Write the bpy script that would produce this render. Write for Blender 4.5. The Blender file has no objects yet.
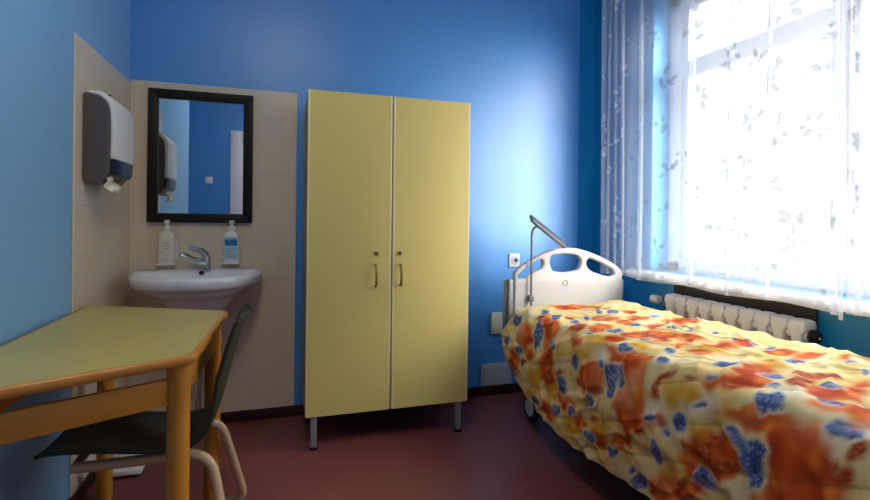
import bpy, bmesh, math, random
import numpy as np
from mathutils import Vector, Matrix, noise
random.seed(7)
S = bpy.context.scene
COL = S.collection

# ---------------------------------------------------------------- helpers
def lin(c):
    return tuple(((v/255)/12.92 if v/255 <= .04045 else ((v/255+.055)/1.055)**2.4) for v in c)

class B:
    """collects shapes in room coordinates; build() links them as one mesh object"""
    def __init__(s): s.bm = bmesh.new()
    def box(s, lo, hi, bev=0.0, seg=2):
        lo = Vector(lo); hi = Vector(hi); t = bmesh.new()
        bmesh.ops.create_cube(t, size=1, matrix=Matrix.Translation((lo+hi)/2) @ Matrix.Diagonal((hi-lo).to_4d()))
        if bev: bmesh.ops.bevel(t, geom=t.edges[:], offset=bev, segments=seg, profile=.5, affect='EDGES')
        return s._take(t)
    def _take(s, t, mat=None):
        if mat is not None: bmesh.ops.transform(t, matrix=mat, verts=t.verts[:])
        me = bpy.data.meshes.new('tmp'); t.to_mesh(me); t.free()
        s.bm.from_mesh(me); bpy.data.meshes.remove(me); return s
    def prism(s, poly, d0, d1, plane='xy', bev=0.0, seg=2):
        """poly in a plane, extruded along the third axis from d0 to d1"""
        def p3(p, d):
            return {'xy': (p[0], p[1], d), 'xz': (p[0], d, p[1]), 'yz': (d, p[0], p[1])}[plane]
        t = bmesh.new()
        a = [t.verts.new(p3(p, d0)) for p in poly]; b = [t.verts.new(p3(p, d1)) for p in poly]
        n = len(poly)
        t.faces.new(a); t.faces.new(b[::-1])
        for i in range(n): t.faces.new((a[i], b[i], b[(i+1) % n], a[(i+1) % n]))
        bmesh.ops.recalc_face_normals(t, faces=t.faces[:])
        if bev:
            es = [e for e in t.edges if len(e.link_faces) == 2 and e.calc_face_angle(0) > .6]
            bmesh.ops.bevel(t, geom=es, offset=bev, segments=seg, profile=.5, affect='EDGES')
        return s._take(t)
    def tube(s, pts, r, n=14, caps=True, closed=False):
        P = [Vector(p) for p in pts]; m = len(P)
        rr = r if hasattr(r, '__len__') else [r]*m
        T = []
        for i in range(m):
            a = P[(i-1) % m] if (closed or i > 0) else P[i]
            b = P[(i+1) % m] if (closed or i < m-1) else P[i]
            T.append((b-a).normalized())
        u = T[0].orthogonal().normalized(); rings = []
        for i in range(m):
            u = (u - T[i]*u.dot(T[i])).normalized(); v = T[i].cross(u)
            rings.append([s.bm.verts.new(P[i] + rr[i]*(math.cos(k*2*math.pi/n)*u + math.sin(k*2*math.pi/n)*v)) for k in range(n)])
        for i in range(m if closed else m-1):
            A = rings[i]; C = rings[(i+1) % m]
            for k in range(n): s.bm.faces.new((A[k], A[(k+1) % n], C[(k+1) % n], C[k]))
        if caps and not closed:
            s.bm.faces.new(rings[0][::-1]); s.bm.faces.new(rings[-1])
        return s
    def lathe(s, prof, c=(0, 0, 0), axis='z', n=24):
        """prof: (radius, height) pairs"""
        rings = []; c = Vector(c)
        for r, h in prof:
            ring = []
            for k in range(n):
                a = 2*math.pi*k/n; p = (max(r, 1e-4)*math.cos(a), max(r, 1e-4)*math.sin(a), h)
                if axis == 'x': p = (p[2], p[0], p[1])
                if axis == 'y': p = (p[1], p[2], p[0])
                ring.append(s.bm.verts.new(c+Vector(p)))
            rings.append(ring)
        for A, C in zip(rings, rings[1:]):
            for k in range(n): s.bm.faces.new((A[k], A[(k+1) % n], C[(k+1) % n], C[k]))
        s.bm.faces.new(rings[0][::-1]); s.bm.faces.new(rings[-1]); return s
    def loft(s, rings, cap0=True, cap1=True):
        V = [[s.bm.verts.new(p) for p in r] for r in rings]; n = len(V[0])
        for A, C in zip(V, V[1:]):
            for k in range(n): s.bm.faces.new((A[k], A[(k+1) % n], C[(k+1) % n], C[k]))
        if cap0: s.bm.faces.new(V[0][::-1])
        if cap1: s.bm.faces.new(V[-1])
        return s
    def build(s, name, mat, parent=None, smooth=True, angle=.6, fix=True):
        if fix: bmesh.ops.recalc_face_normals(s.bm, faces=s.bm.faces[:])
        root = parent
        while root is not None and root.parent is not None: root = root.parent
        if root is not None: bmesh.ops.translate(s.bm, verts=s.bm.verts[:], vec=-Vector(root.location))
        for e in s.bm.edges:
            e.smooth = not (len(e.link_faces) == 2 and e.calc_face_angle(0) > angle)
        for f in s.bm.faces: f.smooth = smooth
        me = bpy.data.meshes.new(name); s.bm.to_mesh(me); s.bm.free()
        me.materials.append(mat)
        o = bpy.data.objects.new(name, me); COL.objects.link(o)
        if parent is not None: o.parent = parent
        return o

def thing(name, label, cat, loc, group=None):
    o = bpy.data.objects.new(name, None); COL.objects.link(o)
    o.location = loc; o.empty_display_size = .1
    return tag(o, label, cat, group)
def tag(o, label, cat, group=None):
    o['label'] = label; o['category'] = cat
    if group: o['group'] = group
    return o
def structure(o):
    o['kind'] = 'structure'; return o
def arc_path(pts, rad, n=6):
    """polyline with its inner corners rounded"""
    P = [Vector(p) for p in pts]; out = [P[0]]
    for i in range(1, len(P)-1):
        a, b, c = P[i-1], P[i], P[i+1]
        d = min(rad, (a-b).length*.49, (c-b).length*.49)
        p0 = b+(a-b).normalized()*d; p1 = b+(c-b).normalized()*d
        for k in range(n+1):
            t = k/n; out.append(p0*(1-t)**2 + b*2*t*(1-t) + p1*t*t)
    out.append(P[-1]); return out
def round_poly(poly, rad, n=5):
    P = [Vector((p[0], p[1], 0)) for p in poly]; out = []; m = len(P)
    for i in range(m):
        a, b, c = P[i-1], P[i], P[(i+1) % m]
        r = rad[i] if hasattr(rad, '__len__') else rad
        if r <= 0: out.append((b.x, b.y)); continue
        d = min(r, (a-b).length*.49, (c-b).length*.49)
        p0 = b+(a-b).normalized()*d; p1 = b+(c-b).normalized()*d
        for k in range(n+1):
            t = k/n; q = p0*(1-t)**2 + b*2*t*(1-t) + p1*t*t; out.append((q.x, q.y))
    return out
def catmull(pts, n=8):
    P = [np.array(p, float) for p in pts]; out = []
    for i in range(len(P)-1):
        a = P[max(i-1, 0)]; b = P[i]; c = P[i+1]; d = P[min(i+2, len(P)-1)]
        for k in range(n):
            t = k/n
            out.append(.5*((2*b)+(-a+c)*t+(2*a-5*b+4*c-d)*t*t+(-a+3*b-3*c+d)*t**3))
    out.append(P[-1]); return out

# ---------------------------------------------------------------- materials
def mat(name, rgb, rough=.5, metal=0.0, spec=.5, bump=None, var=None, coat=0):
    m = bpy.data.materials.new(name); m.use_nodes = True
    nt = m.node_tree; b = nt.nodes['Principled BSDF']
    c = lin(rgb)
    b.inputs['Base Color'].default_value = (*c, 1); b.inputs['Roughness'].default_value = rough
    b.inputs['Metallic'].default_value = metal; b.inputs['Specular IOR Level'].default_value = spec
    b.inputs['Coat Weight'].default_value = coat
    tc = nt.nodes.new('ShaderNodeTexCoord')
    if var:
        sc, amt = var
        nz = nt.nodes.new('ShaderNodeTexNoise'); nz.inputs['Scale'].default_value = sc; nz.inputs['Detail'].default_value = 4
        nt.links.new(tc.outputs['Object'], nz.inputs['Vector'])
        mx = nt.nodes.new('ShaderNodeMix'); mx.data_type = 'RGBA'
        mx.inputs[6].default_value = (*[v*(1-amt) for v in c], 1); mx.inputs[7].default_value = (*[min(1, v*(1+amt)) for v in c], 1)
        nt.links.new(nz.outputs['Fac'], mx.inputs[0]); nt.links.new(mx.outputs[2], b.inputs['Base Color'])
    if bump:
        sc, st = bump
        nz = nt.nodes.new('ShaderNodeTexNoise'); nz.inputs['Scale'].default_value = sc; nz.inputs['Detail'].default_value = 5
        nt.links.new(tc.outputs['Object'], nz.inputs['Vector'])
        bp = nt.nodes.new('ShaderNodeBump'); bp.inputs['Strength'].default_value = st; bp.inputs['Distance'].default_value = .004
        nt.links.new(nz.outputs['Fac'], bp.inputs['Height']); nt.links.new(bp.outputs['Normal'], b.inputs['Normal'])
    return m
def wood(name, c1, c2, scale, stretch, rough=.4, rot=0.0):
    m = mat(name, c1, rough); nt = m.node_tree; b = nt.nodes['Principled BSDF']
    tc = nt.nodes.new('ShaderNodeTexCoord'); mp = nt.nodes.new('ShaderNodeMapping')
    mp.inputs['Scale'].default_value = stretch; mp.inputs['Rotation'].default_value = (0, 0, rot)
    nz = nt.nodes.new('ShaderNodeTexNoise'); nz.inputs['Scale'].default_value = scale
    nz.inputs['Detail'].default_value = 6; nz.inputs['Distortion'].default_value = .6
    cr = nt.nodes.new('ShaderNodeValToRGB')
    cr.color_ramp.elements[0].position = .32; cr.color_ramp.elements[0].color = (*lin(c2), 1)
    cr.color_ramp.elements[1].position = .68; cr.color_ramp.elements[1].color = (*lin(c1), 1)
    L = nt.links
    L.new(tc.outputs['Object'], mp.inputs['Vector']); L.new(mp.outputs['Vector'], nz.inputs['Vector'])
    L.new(nz.outputs['Fac'], cr.inputs['Fac']); L.new(cr.outputs['Color'], b.inputs['Base Color'])
    return m
def tile_mat(name, axis, rgb, grout, w, h):
    m = mat(name, rgb, .22); nt = m.node_tree; b = nt.nodes['Principled BSDF']; L = nt.links
    g = nt.nodes.new('ShaderNodeNewGeometry'); sx = nt.nodes.new('ShaderNodeSeparateXYZ'); cx = nt.nodes.new('ShaderNodeCombineXYZ')
    L.new(g.outputs['Position'], sx.inputs[0]); L.new(sx.outputs[axis], cx.inputs[0]); L.new(sx.outputs['Z'], cx.inputs[1])
    br = nt.nodes.new('ShaderNodeTexBrick'); br.offset = 0; br.squash = 1
    br.inputs['Scale'].default_value = 1; br.inputs['Brick Width'].default_value = w; br.inputs['Row Height'].default_value = h
    br.inputs['Mortar Size'].default_value = .0022; br.inputs['Mortar Smooth'].default_value = .3
    c = lin(rgb)
    br.inputs['Color1'].default_value = (*c, 1); br.inputs['Color2'].default_value = (*[v*.97 for v in c], 1)
    br.inputs['Mortar'].default_value = (*lin(grout), 1)
    L.new(cx.outputs[0], br.inputs['Vector']); L.new(br.outputs['Color'], b.inputs['Base Color'])
    bp = nt.nodes.new('ShaderNodeBump'); bp.invert = True; bp.inputs['Strength'].default_value = .25; bp.inputs['Distance'].default_value = .002
    L.new(br.outputs['Fac'], bp.inputs['Height']); L.new(bp.outputs['Normal'], b.inputs['Normal'])
    return m

M = dict(
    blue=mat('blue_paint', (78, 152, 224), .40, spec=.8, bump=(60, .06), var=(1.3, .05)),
    blue_l=mat('left_wall_blue', (132, 187, 232), .42, bump=(60, .06), var=(1.3, .05)),  # lighter blue, used on the left wall alone
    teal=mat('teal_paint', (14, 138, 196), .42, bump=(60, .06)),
    ceil=mat('ceiling_white', (236, 236, 232), .9),
    floor=mat('maroon_linoleum', (128, 68, 66), .38, var=(25, .12), bump=(8, .03)),
    base=mat('dark_maroon_skirting', (50, 20, 22), .45),
    white=mat('white_gloss_paint', (236, 236, 240), .35),
    frame=mat('white_window_paint', (232, 230, 234), .4),
    sill=mat('white_sill', (235, 235, 238), .4),
    tile_b=tile_mat('cream_tiles_back', 'X', (226, 210, 184), (214, 199, 174), .15, .2),
    tile_l=tile_mat('cream_tiles_left', 'Y', (226, 210, 184), (214, 199, 174), .15, .2),
    yellow=mat('yellow_laminate', (226, 206, 122), .4, var=(3, .03)),
    yband=mat('edge_band_highlight', (248, 238, 186), .35),  # door edge band, its bright highlight put into the pale colour
    olive=mat('shaded_yellow_panel', (150, 134, 74), .5),  # wardrobe yellow darkened, shade of the side face put into the colour
    gmetal=mat('grey_painted_metal', (150, 152, 156), .4, .2),
    steel=mat('brushed_steel', (176, 156, 100), .3, 1),
    chrome=mat('chrome', (200, 202, 206), .12, 1),
    black=mat('black_plastic', (18, 18, 20), .4),
    dark=mat('dark_frame_metal', (40, 40, 44), .5, .3),
    mframe=mat('black_brown_wood', (20, 13, 12), .5, spec=.3, bump=(40, .05)),
    mirror=mat('mirror_glass', (225, 230, 232), .01, 1),
    ceramic=mat('white_ceramic', (232, 234, 238), .12, spec=.6),
    plastic=mat('white_plastic', (238, 236, 232), .4),
    cream=mat('cream_plastic', (226, 218, 198), .4),
    pump=mat('pump_white', (240, 240, 240), .35),
    label_b=mat('blue_label', (42, 120, 180), .4),
    label_l=mat('pale_blue_label', (176, 206, 226), .4),
    label_g=mat('grey_print', (150, 156, 162), .5),
    smoke=mat('smoked_plastic', (90, 80, 75), .25, spec=.6, var=(6, .25)),
    navy=mat('dark_navy_plastic', (16, 20, 38), .3),
    paper=mat('paper', (236, 226, 205), .9, bump=(60, .4)),
    top=wood('worn_olive_laminate', (204, 186, 102), (182, 164, 88), 3, (1, .35, 1), .34),
    wood=wood('varnished_beech', (224, 150, 50), (200, 124, 34), 5, (1, 1, .12), .35),
    woodh=wood('varnished_beech_rail', (228, 156, 56), (208, 134, 42), 4, (.5, .5, 3), .4),
    edge=wood('beech_edge_band', (218, 148, 62), (194, 122, 44), 6, (.4, .4, 2), .35),
    green=mat('dark_green_shell', (40, 48, 36), .45, bump=(120, .15)),
    beige=mat('beige_enamelled_tube', (206, 172, 132), .35),
    hb=mat('ivory_headboard_plastic', (204, 201, 197), .38),
    lampg=mat('grey_lamp_metal', (120, 122, 130), .4, .3),
    rad=mat('white_radiator_enamel', (228, 222, 222), .35),
    brown=mat('sill_shade_brown', (48, 38, 40), .6),
    mattress=mat('navy_mattress', (50, 58, 80), .8),
    panelw=mat('pale_grey_panel', (186, 188, 196), .5),
    weight=mat('hem_weight_white', (240, 240, 244), .6),
)
# window glass: clear pane with a faint mirror sheen
g = bpy.data.materials.new('window_glass'); g.use_nodes = True; nt = g.node_tree
nt.nodes.remove(nt.nodes['Principled BSDF'])
tr = nt.nodes.new('ShaderNodeBsdfTransparent'); gl = nt.nodes.new('ShaderNodeBsdfGlossy'); gl.inputs['Roughness'].default_value = .02
mx = nt.nodes.new('ShaderNodeMixShader'); mx.inputs[0].default_value = .06
nt.links.new(tr.outputs[0], mx.inputs[1]); nt.links.new(gl.outputs[0], mx.inputs[2])
nt.links.new(mx.outputs[0], nt.nodes['Material Output'].inputs['Surface']); M['glass'] = g
# sheer curtain: open weave, embroidered leaves are denser (mesh attribute 'lace')
g = bpy.data.materials.new('sheer_embroidered_voile'); g.use_nodes = True; nt = g.node_tree; L = nt.links
nt.nodes.remove(nt.nodes['Principled BSDF'])
at = nt.nodes.new('ShaderNodeAttribute'); at.attribute_name = 'lace'
tr = nt.nodes.new('ShaderNodeBsdfTransparent'); tl = nt.nodes.new('ShaderNodeBsdfTranslucent'); df = nt.nodes.new('ShaderNodeBsdfDiffuse')
tl.inputs['Color'].default_value = (.90, .92, .96, 1); df.inputs['Color'].default_value = (.90, .92, .96, 1)
m1 = nt.nodes.new('ShaderNodeMixShader'); mb = nt.nodes.new('ShaderNodeMath'); mb.operation = 'MULTIPLY_ADD'; mb.inputs[1].default_value = .3; mb.inputs[2].default_value = .74
L.new(at.outputs['Fac'], mb.inputs[0]); L.new(mb.outputs[0], m1.inputs[0])
L.new(tl.outputs[0], m1.inputs[1]); L.new(df.outputs[0], m1.inputs[2])
ma = nt.nodes.new('ShaderNodeMath'); ma.operation = 'MULTIPLY_ADD'; ma.inputs[1].default_value = .42; ma.inputs[2].default_value = .33
L.new(at.outputs['Fac'], ma.inputs[0])
m2 = nt.nodes.new('ShaderNodeMixShader'); L.new(ma.outputs[0], m2.inputs[0])
L.new(tr.outputs[0], m2.inputs[1]); L.new(m1.outputs[0], m2.inputs[2])
L.new(m2.outputs[0], nt.nodes['Material Output'].inputs['Surface']); M['voile'] = g

# ---------------------------------------------------------------- the room
XL, XR, YB, YF, HC = -.771, 2.116, 2.99, -.42, 2.76
YJ = 1.15                      # the left wall ends here; the room widens to the left by the door
XJ = -1.75
structure(B().box((XJ-.1, YF-.1, -.1), (XR+.25, YB+.1, 0)).build('floor', M['floor']))
structure(B().box((XJ-.1, YF-.1, HC), (XR+.25, YB+.1, HC+.1)).build('ceiling', M['ceil']))
structure(B().box((XL-.1, YB, 0), (1.992, YB+.1, HC)).build('wall_back', M['blue']))
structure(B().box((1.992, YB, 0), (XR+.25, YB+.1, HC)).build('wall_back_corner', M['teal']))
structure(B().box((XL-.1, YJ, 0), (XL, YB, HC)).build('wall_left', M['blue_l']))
structure(B().box((XJ, YJ, 0), (XL-.1, YJ+.1, HC)).build('wall_left_return', M['blue']))
structure(B().box((XJ-.1, YF, 0), (XJ, YJ+.1, HC)).build('wall_left_entry', M['blue']))
DX0, DX1, DH = -.50, .42, 2.12      # door opening behind the camera
structure(B().box((XJ-.1, YF-.1, 0), (DX0, YF, HC)).box((DX1, YF-.1, 0), (XR+.25, YF, HC)).box((DX0, YF-.1, DH), (DX1, YF, HC)).build('wall_front', M['blue']))
WY0, WY1, WZ0, WZ1 = .42, 2.41, .865, 2.50      # window opening
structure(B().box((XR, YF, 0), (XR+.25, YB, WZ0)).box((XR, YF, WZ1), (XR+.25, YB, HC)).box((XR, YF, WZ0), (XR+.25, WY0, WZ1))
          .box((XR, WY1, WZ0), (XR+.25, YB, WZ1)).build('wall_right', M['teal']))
# door
d = structure(bpy.data.objects.new('door_1', None)); COL.objects.link(d); d.location = (0, YF, 0)
B().box((DX0+.05, YF-.07, .01), (DX1-.05, YF-.03, DH-.05), .004).build('door_leaf', M['white'], d)
B().box((DX0-.07, YF-.1, 0), (DX0+.05, YF+.018, DH+.07), .006).box((DX1-.05, YF-.1, 0), (DX1+.07, YF+.018, DH+.07), .006)\
   .box((DX0+.05, YF-.1, DH-.05), (DX1-.05, YF+.018, DH+.07), .006).build('door_frame', M['white'], d)
B().tube(arc_path([(DX1-.12, YF-.03, 1.0), (DX1-.12, YF+.03, 1.0), (DX1-.24, YF+.03, 1.0)], .02), .009).build('door_handle', M['chrome'], d)
# tiles of the washing corner
structure(B().box((XL+.008, YB-.008, .058), (.09, YB, 1.883), .002, 1).build('trim_1', M['tile_b']))
structure(B().box((XL, 2.245, .058), (XL+.008, YB, 1.868), .002, 1).build('trim_2', M['tile_l']))
# skirting
structure(B().box((XL, YB-.014, 0), (XR, YB, .062), .004, 2).build('baseboard_back', M['base']))
structure(B().box((XL, YJ, 0), (XL+.014, YB-.014, .062), .004, 2).build('baseboard_left', M['base']))
structure(B().box((XR-.014, YF, 0), (XR, YB-.014, .062), .004, 2).build('baseboard_right', M['base']))
# window: fixed light with a transom on the left, a casement to its right
w = structure(bpy.data.objects.new('window_1', None)); COL.objects.link(w); w.location = (XR+.14, (WY0+WY1)/2, WZ0)
fx0, fx1 = XR+.12, XR+.20
gy1, gy0, ry1, ry0 = 2.272, 1.497, 1.378, .55   # glass edges, left light and right light
gz0, gz1 = .968, 2.385
B().box((fx0, WY0, WZ0), (fx1, WY1, gz0-.045), .004).box((fx0, WY0, gz1+.045), (fx1, WY1, WZ1), .004).box((fx0, WY0, WZ0), (fx1, ry0-.05, WZ1), .004)\
   .box((fx0, gy1+.05, WZ0), (fx1, WY1, WZ1), .004).build('window_frame', M['frame'], w)
B().box((fx0-.012, 1.412, gz0-.05), (fx1, 1.452, gz1+.05), .006).build('window_mullion', M['frame'], w)
def sash(y0, y1, name):
    b = B(); x0, x1 = XR+.125, XR+.175
    zz0, zz1 = gz0-.05, gz1+.05
    b.box((x0, y0, zz0), (x1, y0+.045, zz1), .005).box((x0, y1-.045, zz0), (x1, y1, zz1), .005)
    b.box((x0, y0+.04, zz0), (x1, y1-.04, gz0), .005).box((x0, y0+.04, gz1), (x1, y1-.04, zz1), .005)
    return b.build(name, M['frame'], w)
s1 = sash(1.452, 2.317, 'window_sash'); s2 = sash(.505, 1.423, 'window_sash')
B().box((XR+.105, 1.49, 1.985), (XR+.185, 2.36, 2.082), .006).build('window_transom', M['frame'], w)
B().box((XR+.148, gy0-.01, gz0-.01), (XR+.152, gy1+.01, gz1+.01)).build('window_pane', M['glass'], s1)
B().box((XR+.148, ry0-.01, gz0-.01), (XR+.152, ry1+.01, gz1+.01)).build('window_pane', M['glass'], s2)
structure(B().box((XR-.076, .30, WZ0-.042), (XR+.12, 2.56, WZ0-.002), .006).build('trim_3', M['sill']))   # window sill
structure(B().box((XR-.012, 1.455, .10), (XR, 2.22, WZ0-.05)).build('trim_4', M['brown']))             # dark sheet behind the radiator, under-sill shade put into its colour

# ---------------------------------------------------------------- trapezoid table
A_, B_, C_, D_ = (-.757, 2.385), (-.190, 2.112), (-.214, 1.458), (-.757, 1.185)
def inset(poly, d):
    P = [Vector((p[0], p[1])) for p in poly]; n = len(P); out = []
    c = sum(P, Vector((0, 0)))/n
    L_ = []
    for i in range(n):
        a, b = P[i], P[(i+1) % n]; t = (b-a).normalized(); nn = Vector((-t.y, t.x))
        if nn.dot(c-a) < 0: nn = -nn
        L_.append((a+nn*d, t))
    for i in range(n):
        p, t = L_[i-1]; q, u = L_[i]
        k = (q-p).cross(u)/t.cross(u) if hasattr(t, 'cross') else 0
        out.append(tuple(p+t*k))
    return out
tab = [A_, B_, C_, D_]
t = thing('writing_table', 'trapezoid wooden table with worn olive top standing against the blue left wall', 'table', (-.5, 1.78, 0))
B().prism(round_poly(inset(tab, .012), .022), .765, .7865, bev=.002, seg=1).build('tabletop', M['top'], t)
rim = B(); outer = round_poly(tab, .03); inner = round_poly(inset(tab, .0125), .022)
n_ = len(outer)
prof = [(0, .7600), (0, .7645), (1, .7645), (1, .779), (.55, .7857), (0, .7862)]
rim.loft([[(inner[i][0]*(1-k)+outer[i][0]*k, inner[i][1]*(1-k)+outer[i][1]*k, z) for i in range(n_)] for k, z in [(0, .7600), (.55, .7600), (1, .7645), (1, .7805), (.6, .7864), (0, .7868)]], False, False)
rim.build('edge_band', M['edge'], t, angle=1)
legs = [(-.672, 2.318), (-.240, 2.052), (-.262, 1.508), (-.700, 1.282)]
for x, y in legs:
    B().lathe([(.027, 0), (.029, .004), (.0295, .4), (.0295, .7625)], (x, y, 0), n=28).build('leg', M['wood'], t)
for i in range(4):
    a = Vector((*legs[i], 0)); b = Vector((*legs[(i+1) % 4], 0)); d = (b-a).normalized(); n = Vector((-d.y, d.x, 0))*.010
    a2 = a+d*.026; b2 = b-d*.026
    B().prism([(q.x, q.y) for q in (a2-n, b2-n, b2+n, a2+n)], .645, .716, bev=.003).build('apron', M['woodh'], t)

# ---------------------------------------------------------------- school chair under the table
ch = thing('school_chair', 'dark green shell chair with beige tube legs pushed under the wooden table', 'chair', (-.45, 1.86, 0))
cy0, cy1 = 1.695, 2.015
prof = catmull([(-.672, .446), (-.656, .454), (-.60, .456), (-.50, .446), (-.38, .430), (-.30, .426), (-.255, .436), (-.215, .477),
                (-.190, .55), (-.170, .634), (-.140, .743), (-.122, .800), (-.109, .822), (-.100, .828)], 6)
sh = bmesh.new(); NV = 18; rows = []
for i, p in enumerate(prof):
    f = i/(len(prof)-1); row = []
    for k in range(NV+1):
        v = k/NV*2-1
        hw = (cy1-cy0)/2*(1-.04*f)
        if f > .93: hw *= 1-.30*((f-.93)/.07)**2           # rounded top corners
        if f < .05: hw *= 1-.06*((.05-f)/.05)**2
        back = max(0, min(1, (f-.5)/.2))
        x = p[0]-back*.022*v*v; z = p[1]+(1-back)*.012*v*v
        row.append(sh.verts.new((x, (cy0+cy1)/2+hw*v, z)))
    rows.append(row)
for r0, r1 in zip(rows, rows[1:]):
    for k in range(NV): sh.faces.new((r0[k], r0[k+1], r1[k+1], r1[k]))
b = B(); b.bm.free(); b.bm = sh
o = b.build('seat_shell', M['green'], ch, angle=3)
md = o.modifiers.new('thickness', 'SOLIDIFY'); md.thickness = .011; md.offset = -1
md = o.modifiers.new('bevel', 'BEVEL'); md.width = .003; md.segments = 2; md.limit_method = 'ANGLE'
for y0, y1 in ((cy0+.03, cy0-.06), (cy1-.022, 2.125)):
    B().tube(arc_path([(-.585, y0, .402), (-.205, y0, .402), (-.118, y1, .016), (-.60, y1+(.02 if y1 < 1.8 else 0), .016)], .075, 8), .016).build('frame_tube', M['beige'], ch)
B().tube([(-.580, cy0+.03, .402), (-.580, cy1-.022, .402)], .0125).build('cross_tube', M['beige'], ch)
B().tube([(-.34, cy0+.03, .404), (-.34, cy1-.022, .404)], .011).build('cross_tube', M['beige'], ch)

# low white slab on the floor
s_ = thing('bathroom_scale', 'low flat white scale on the floor under the table beside the far wooden leg', 'scale', (-.62, 2.58, 0))
B().box((-.74, 2.47, .012), (-.575, 2.72, .036), .006).build('scale_plate', M['plastic'], s_)
for x in (-.72, -.6):
    for y in (2.49, 2.70): B().lathe([(.011, 0), (.011, .013)], (x, y, 0), n=12).build('foot', M['black'], s_)

# ---------------------------------------------------------------- wardrobe
wx0, wx1, wy0, wy1, wz0, wz1 = .128, .984, 2.50, 2.93, .170, 1.792
wd = thing('wardrobe', 'tall yellow two-door wardrobe on grey metal legs against the blue wall', 'wardrobe', ((wx0+wx1)/2, 2.7, 0))
b = B()
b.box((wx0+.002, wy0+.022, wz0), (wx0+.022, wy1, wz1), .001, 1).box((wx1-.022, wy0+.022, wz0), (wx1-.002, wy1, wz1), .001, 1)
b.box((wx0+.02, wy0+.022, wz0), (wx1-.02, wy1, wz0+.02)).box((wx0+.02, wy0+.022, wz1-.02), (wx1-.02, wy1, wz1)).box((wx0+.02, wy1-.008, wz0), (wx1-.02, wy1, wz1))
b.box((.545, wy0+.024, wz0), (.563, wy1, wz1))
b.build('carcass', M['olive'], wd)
for (x0, x1, hx) in ((wx0, .5525, .470), (.5605, wx1, .600)):
    dr = B().box((x0+.004, wy0+.001, wz0-.001), (x1-.004, wy0+.019, wz1), .0015, 1).build('door', M['yellow'], wd)
    e = .009
    B().box((x0, wy0+.0005, wz0-.001), (x0+e, wy0+.0195, wz1+.001), .003).box((x1-e, wy0-.0005, wz0-.001), (x1, wy0+.0195, wz1+.001), .003).build('edge_band', M['yband'], dr)
    sgn = 1
    B().tube(arc_path([(hx, wy0+.004, .920), (hx, wy0-.032, .920), (hx, wy0-.036, .87), (hx, wy0-.032, .812), (hx, wy0+.004, .812)], .02), .0058).build('handle', M['steel'], dr)
    B().lathe([(.011, 0), (.011, .006), (.008, .008)], (hx+(.004 if hx < .5 else -.004), wy0-.007, .978), 'y', 20).build('lock', M['steel'], dr)
for x in (wx0+.028, wx1-.060):
    for y in (wy0+.012, wy1-.05):
        lg = B().box((x, y, .012), (x+.030, y+.030, wz0+.001), .003).build('leg', M['gmetal'], wd)
        B().box((x-.003, y-.003, 0), (x+.033, y+.033, .016), .003).build('foot_cap', M['black'], lg)

# ---------------------------------------------------------------- mirror
mr = thing('wall_mirror', 'rectangular mirror in a black frame above the wash basin', 'mirror', (-.41, YB-.01, 1.12))
x0, x1, z0, z1, f = -.676, -.150, 1.124, 1.842, .050
fr = B(); yb, yf = YB-.0082, YB-.036
for sgn_, pts in ((0, [(x0, z0), (x1, z0), (x1-f, z0+f), (x0+f, z0+f)]), (0, [(x1, z0), (x1, z1), (x1-f, z1-f), (x1-f, z0+f)]),
                  (0, [(x1, z1), (x0, z1), (x0+f, z1-f), (x1-f, z1-f)]), (0, [(x0, z1), (x0, z0), (x0+f, z0+f), (x0+f, z1-f)])):
    fr.prism(pts, yf, yb, 'xz', .003)
fr.build('frame', M['mframe'], mr)
B().box((x0+f-.006, YB-.022, z0+f-.006), (x1-f+.006, YB-.014, z1-f+.006)).build('mirror_glass', M['mirror'], mr)

# ---------------------------------------------------------------- wash basin
cx = -.405
wb = thing('wash_basin', 'white ceramic wash basin fixed to the cream tiles under the mirror', 'wash basin', (cx, 2.86, .6))
yw = YB-.0085
def dshape(hw, front, z, back=yw, n=40, ex=2.35):
    out = []; cyy = back-.10
    for k in range(n):
        a = 2*math.pi*k/n; c, s = math.cos(a), math.sin(a)
        x = hw*math.copysign(abs(c)**(2/ex), c)
        y = cyy + (s*(back-cyy) if s > 0 else s*(cyy-front))
        if s > 0: y = cyy+(back-cyy)*min(1, abs(s)**(2/5))
        out.append((cx+x, y, z))
    return out
r = []
r.append(dshape(.09, 2.78, .60)); r.append(dshape(.13, 2.73, .66)); r.append(dshape(.19, 2.66, .735)); r.append(dshape(.262, 2.57, .792))
r.append(dshape(.300, 2.510, .808)); r.append(dshape(.315, 2.494, .818)); r.append(dshape(.318, 2.490, .858)); r.append(dshape(.312, 2.497, .869)); r.append(dshape(.300, 2.510, .872))
r.append(dshape(.285, 2.528, .868, yw-.095)); r.append(dshape(.272, 2.54, .85, yw-.115)); r.append(dshape(.235, 2.57, .79, yw-.13)); r.append(dshape(.15, 2.63, .745, yw-.15)); r.append(dshape(.04, 2.72, .735, yw-.21))
B().loft(r).build('basin', M['ceramic'], wb, angle=1.2)
fc = B()
fc.lathe([(.026, 0), (.027, .006), (.022, .010), (.0215, .066), (.019, .074), (.0, .076)], (cx+.03, 2.90, .870))
fc.tube(arc_path([(cx+.03, 2.90, .905), (cx-.03, 2.865, .928), (cx-.075, 2.835, .955), (cx-.085, 2.83, .945)], .02), [.020]*2+[.017]*(len(arc_path([(0,0,0),(1,0,0),(1,1,0),(2,1,0)], .02))-2))
fo = fc.build('faucet', M['chrome'], wb)
B().tube([(cx+.03, 2.90, .946), (cx+.01, 2.893, .972), (cx-.055, 2.865, .994)], [.021, .017, .009]).build('lever', M['chrome'], fo)
B().lathe([(.0125, 0), (.0125, .004)], (cx+.012, 2.856, .86), 'y', 20).build('overflow_hole', M['black'], wb)
B().lathe([(.022, 0), (.022, .004)], (cx, 2.75, .735), 'z', 20).build('drain', M['chrome'], wb)
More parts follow.
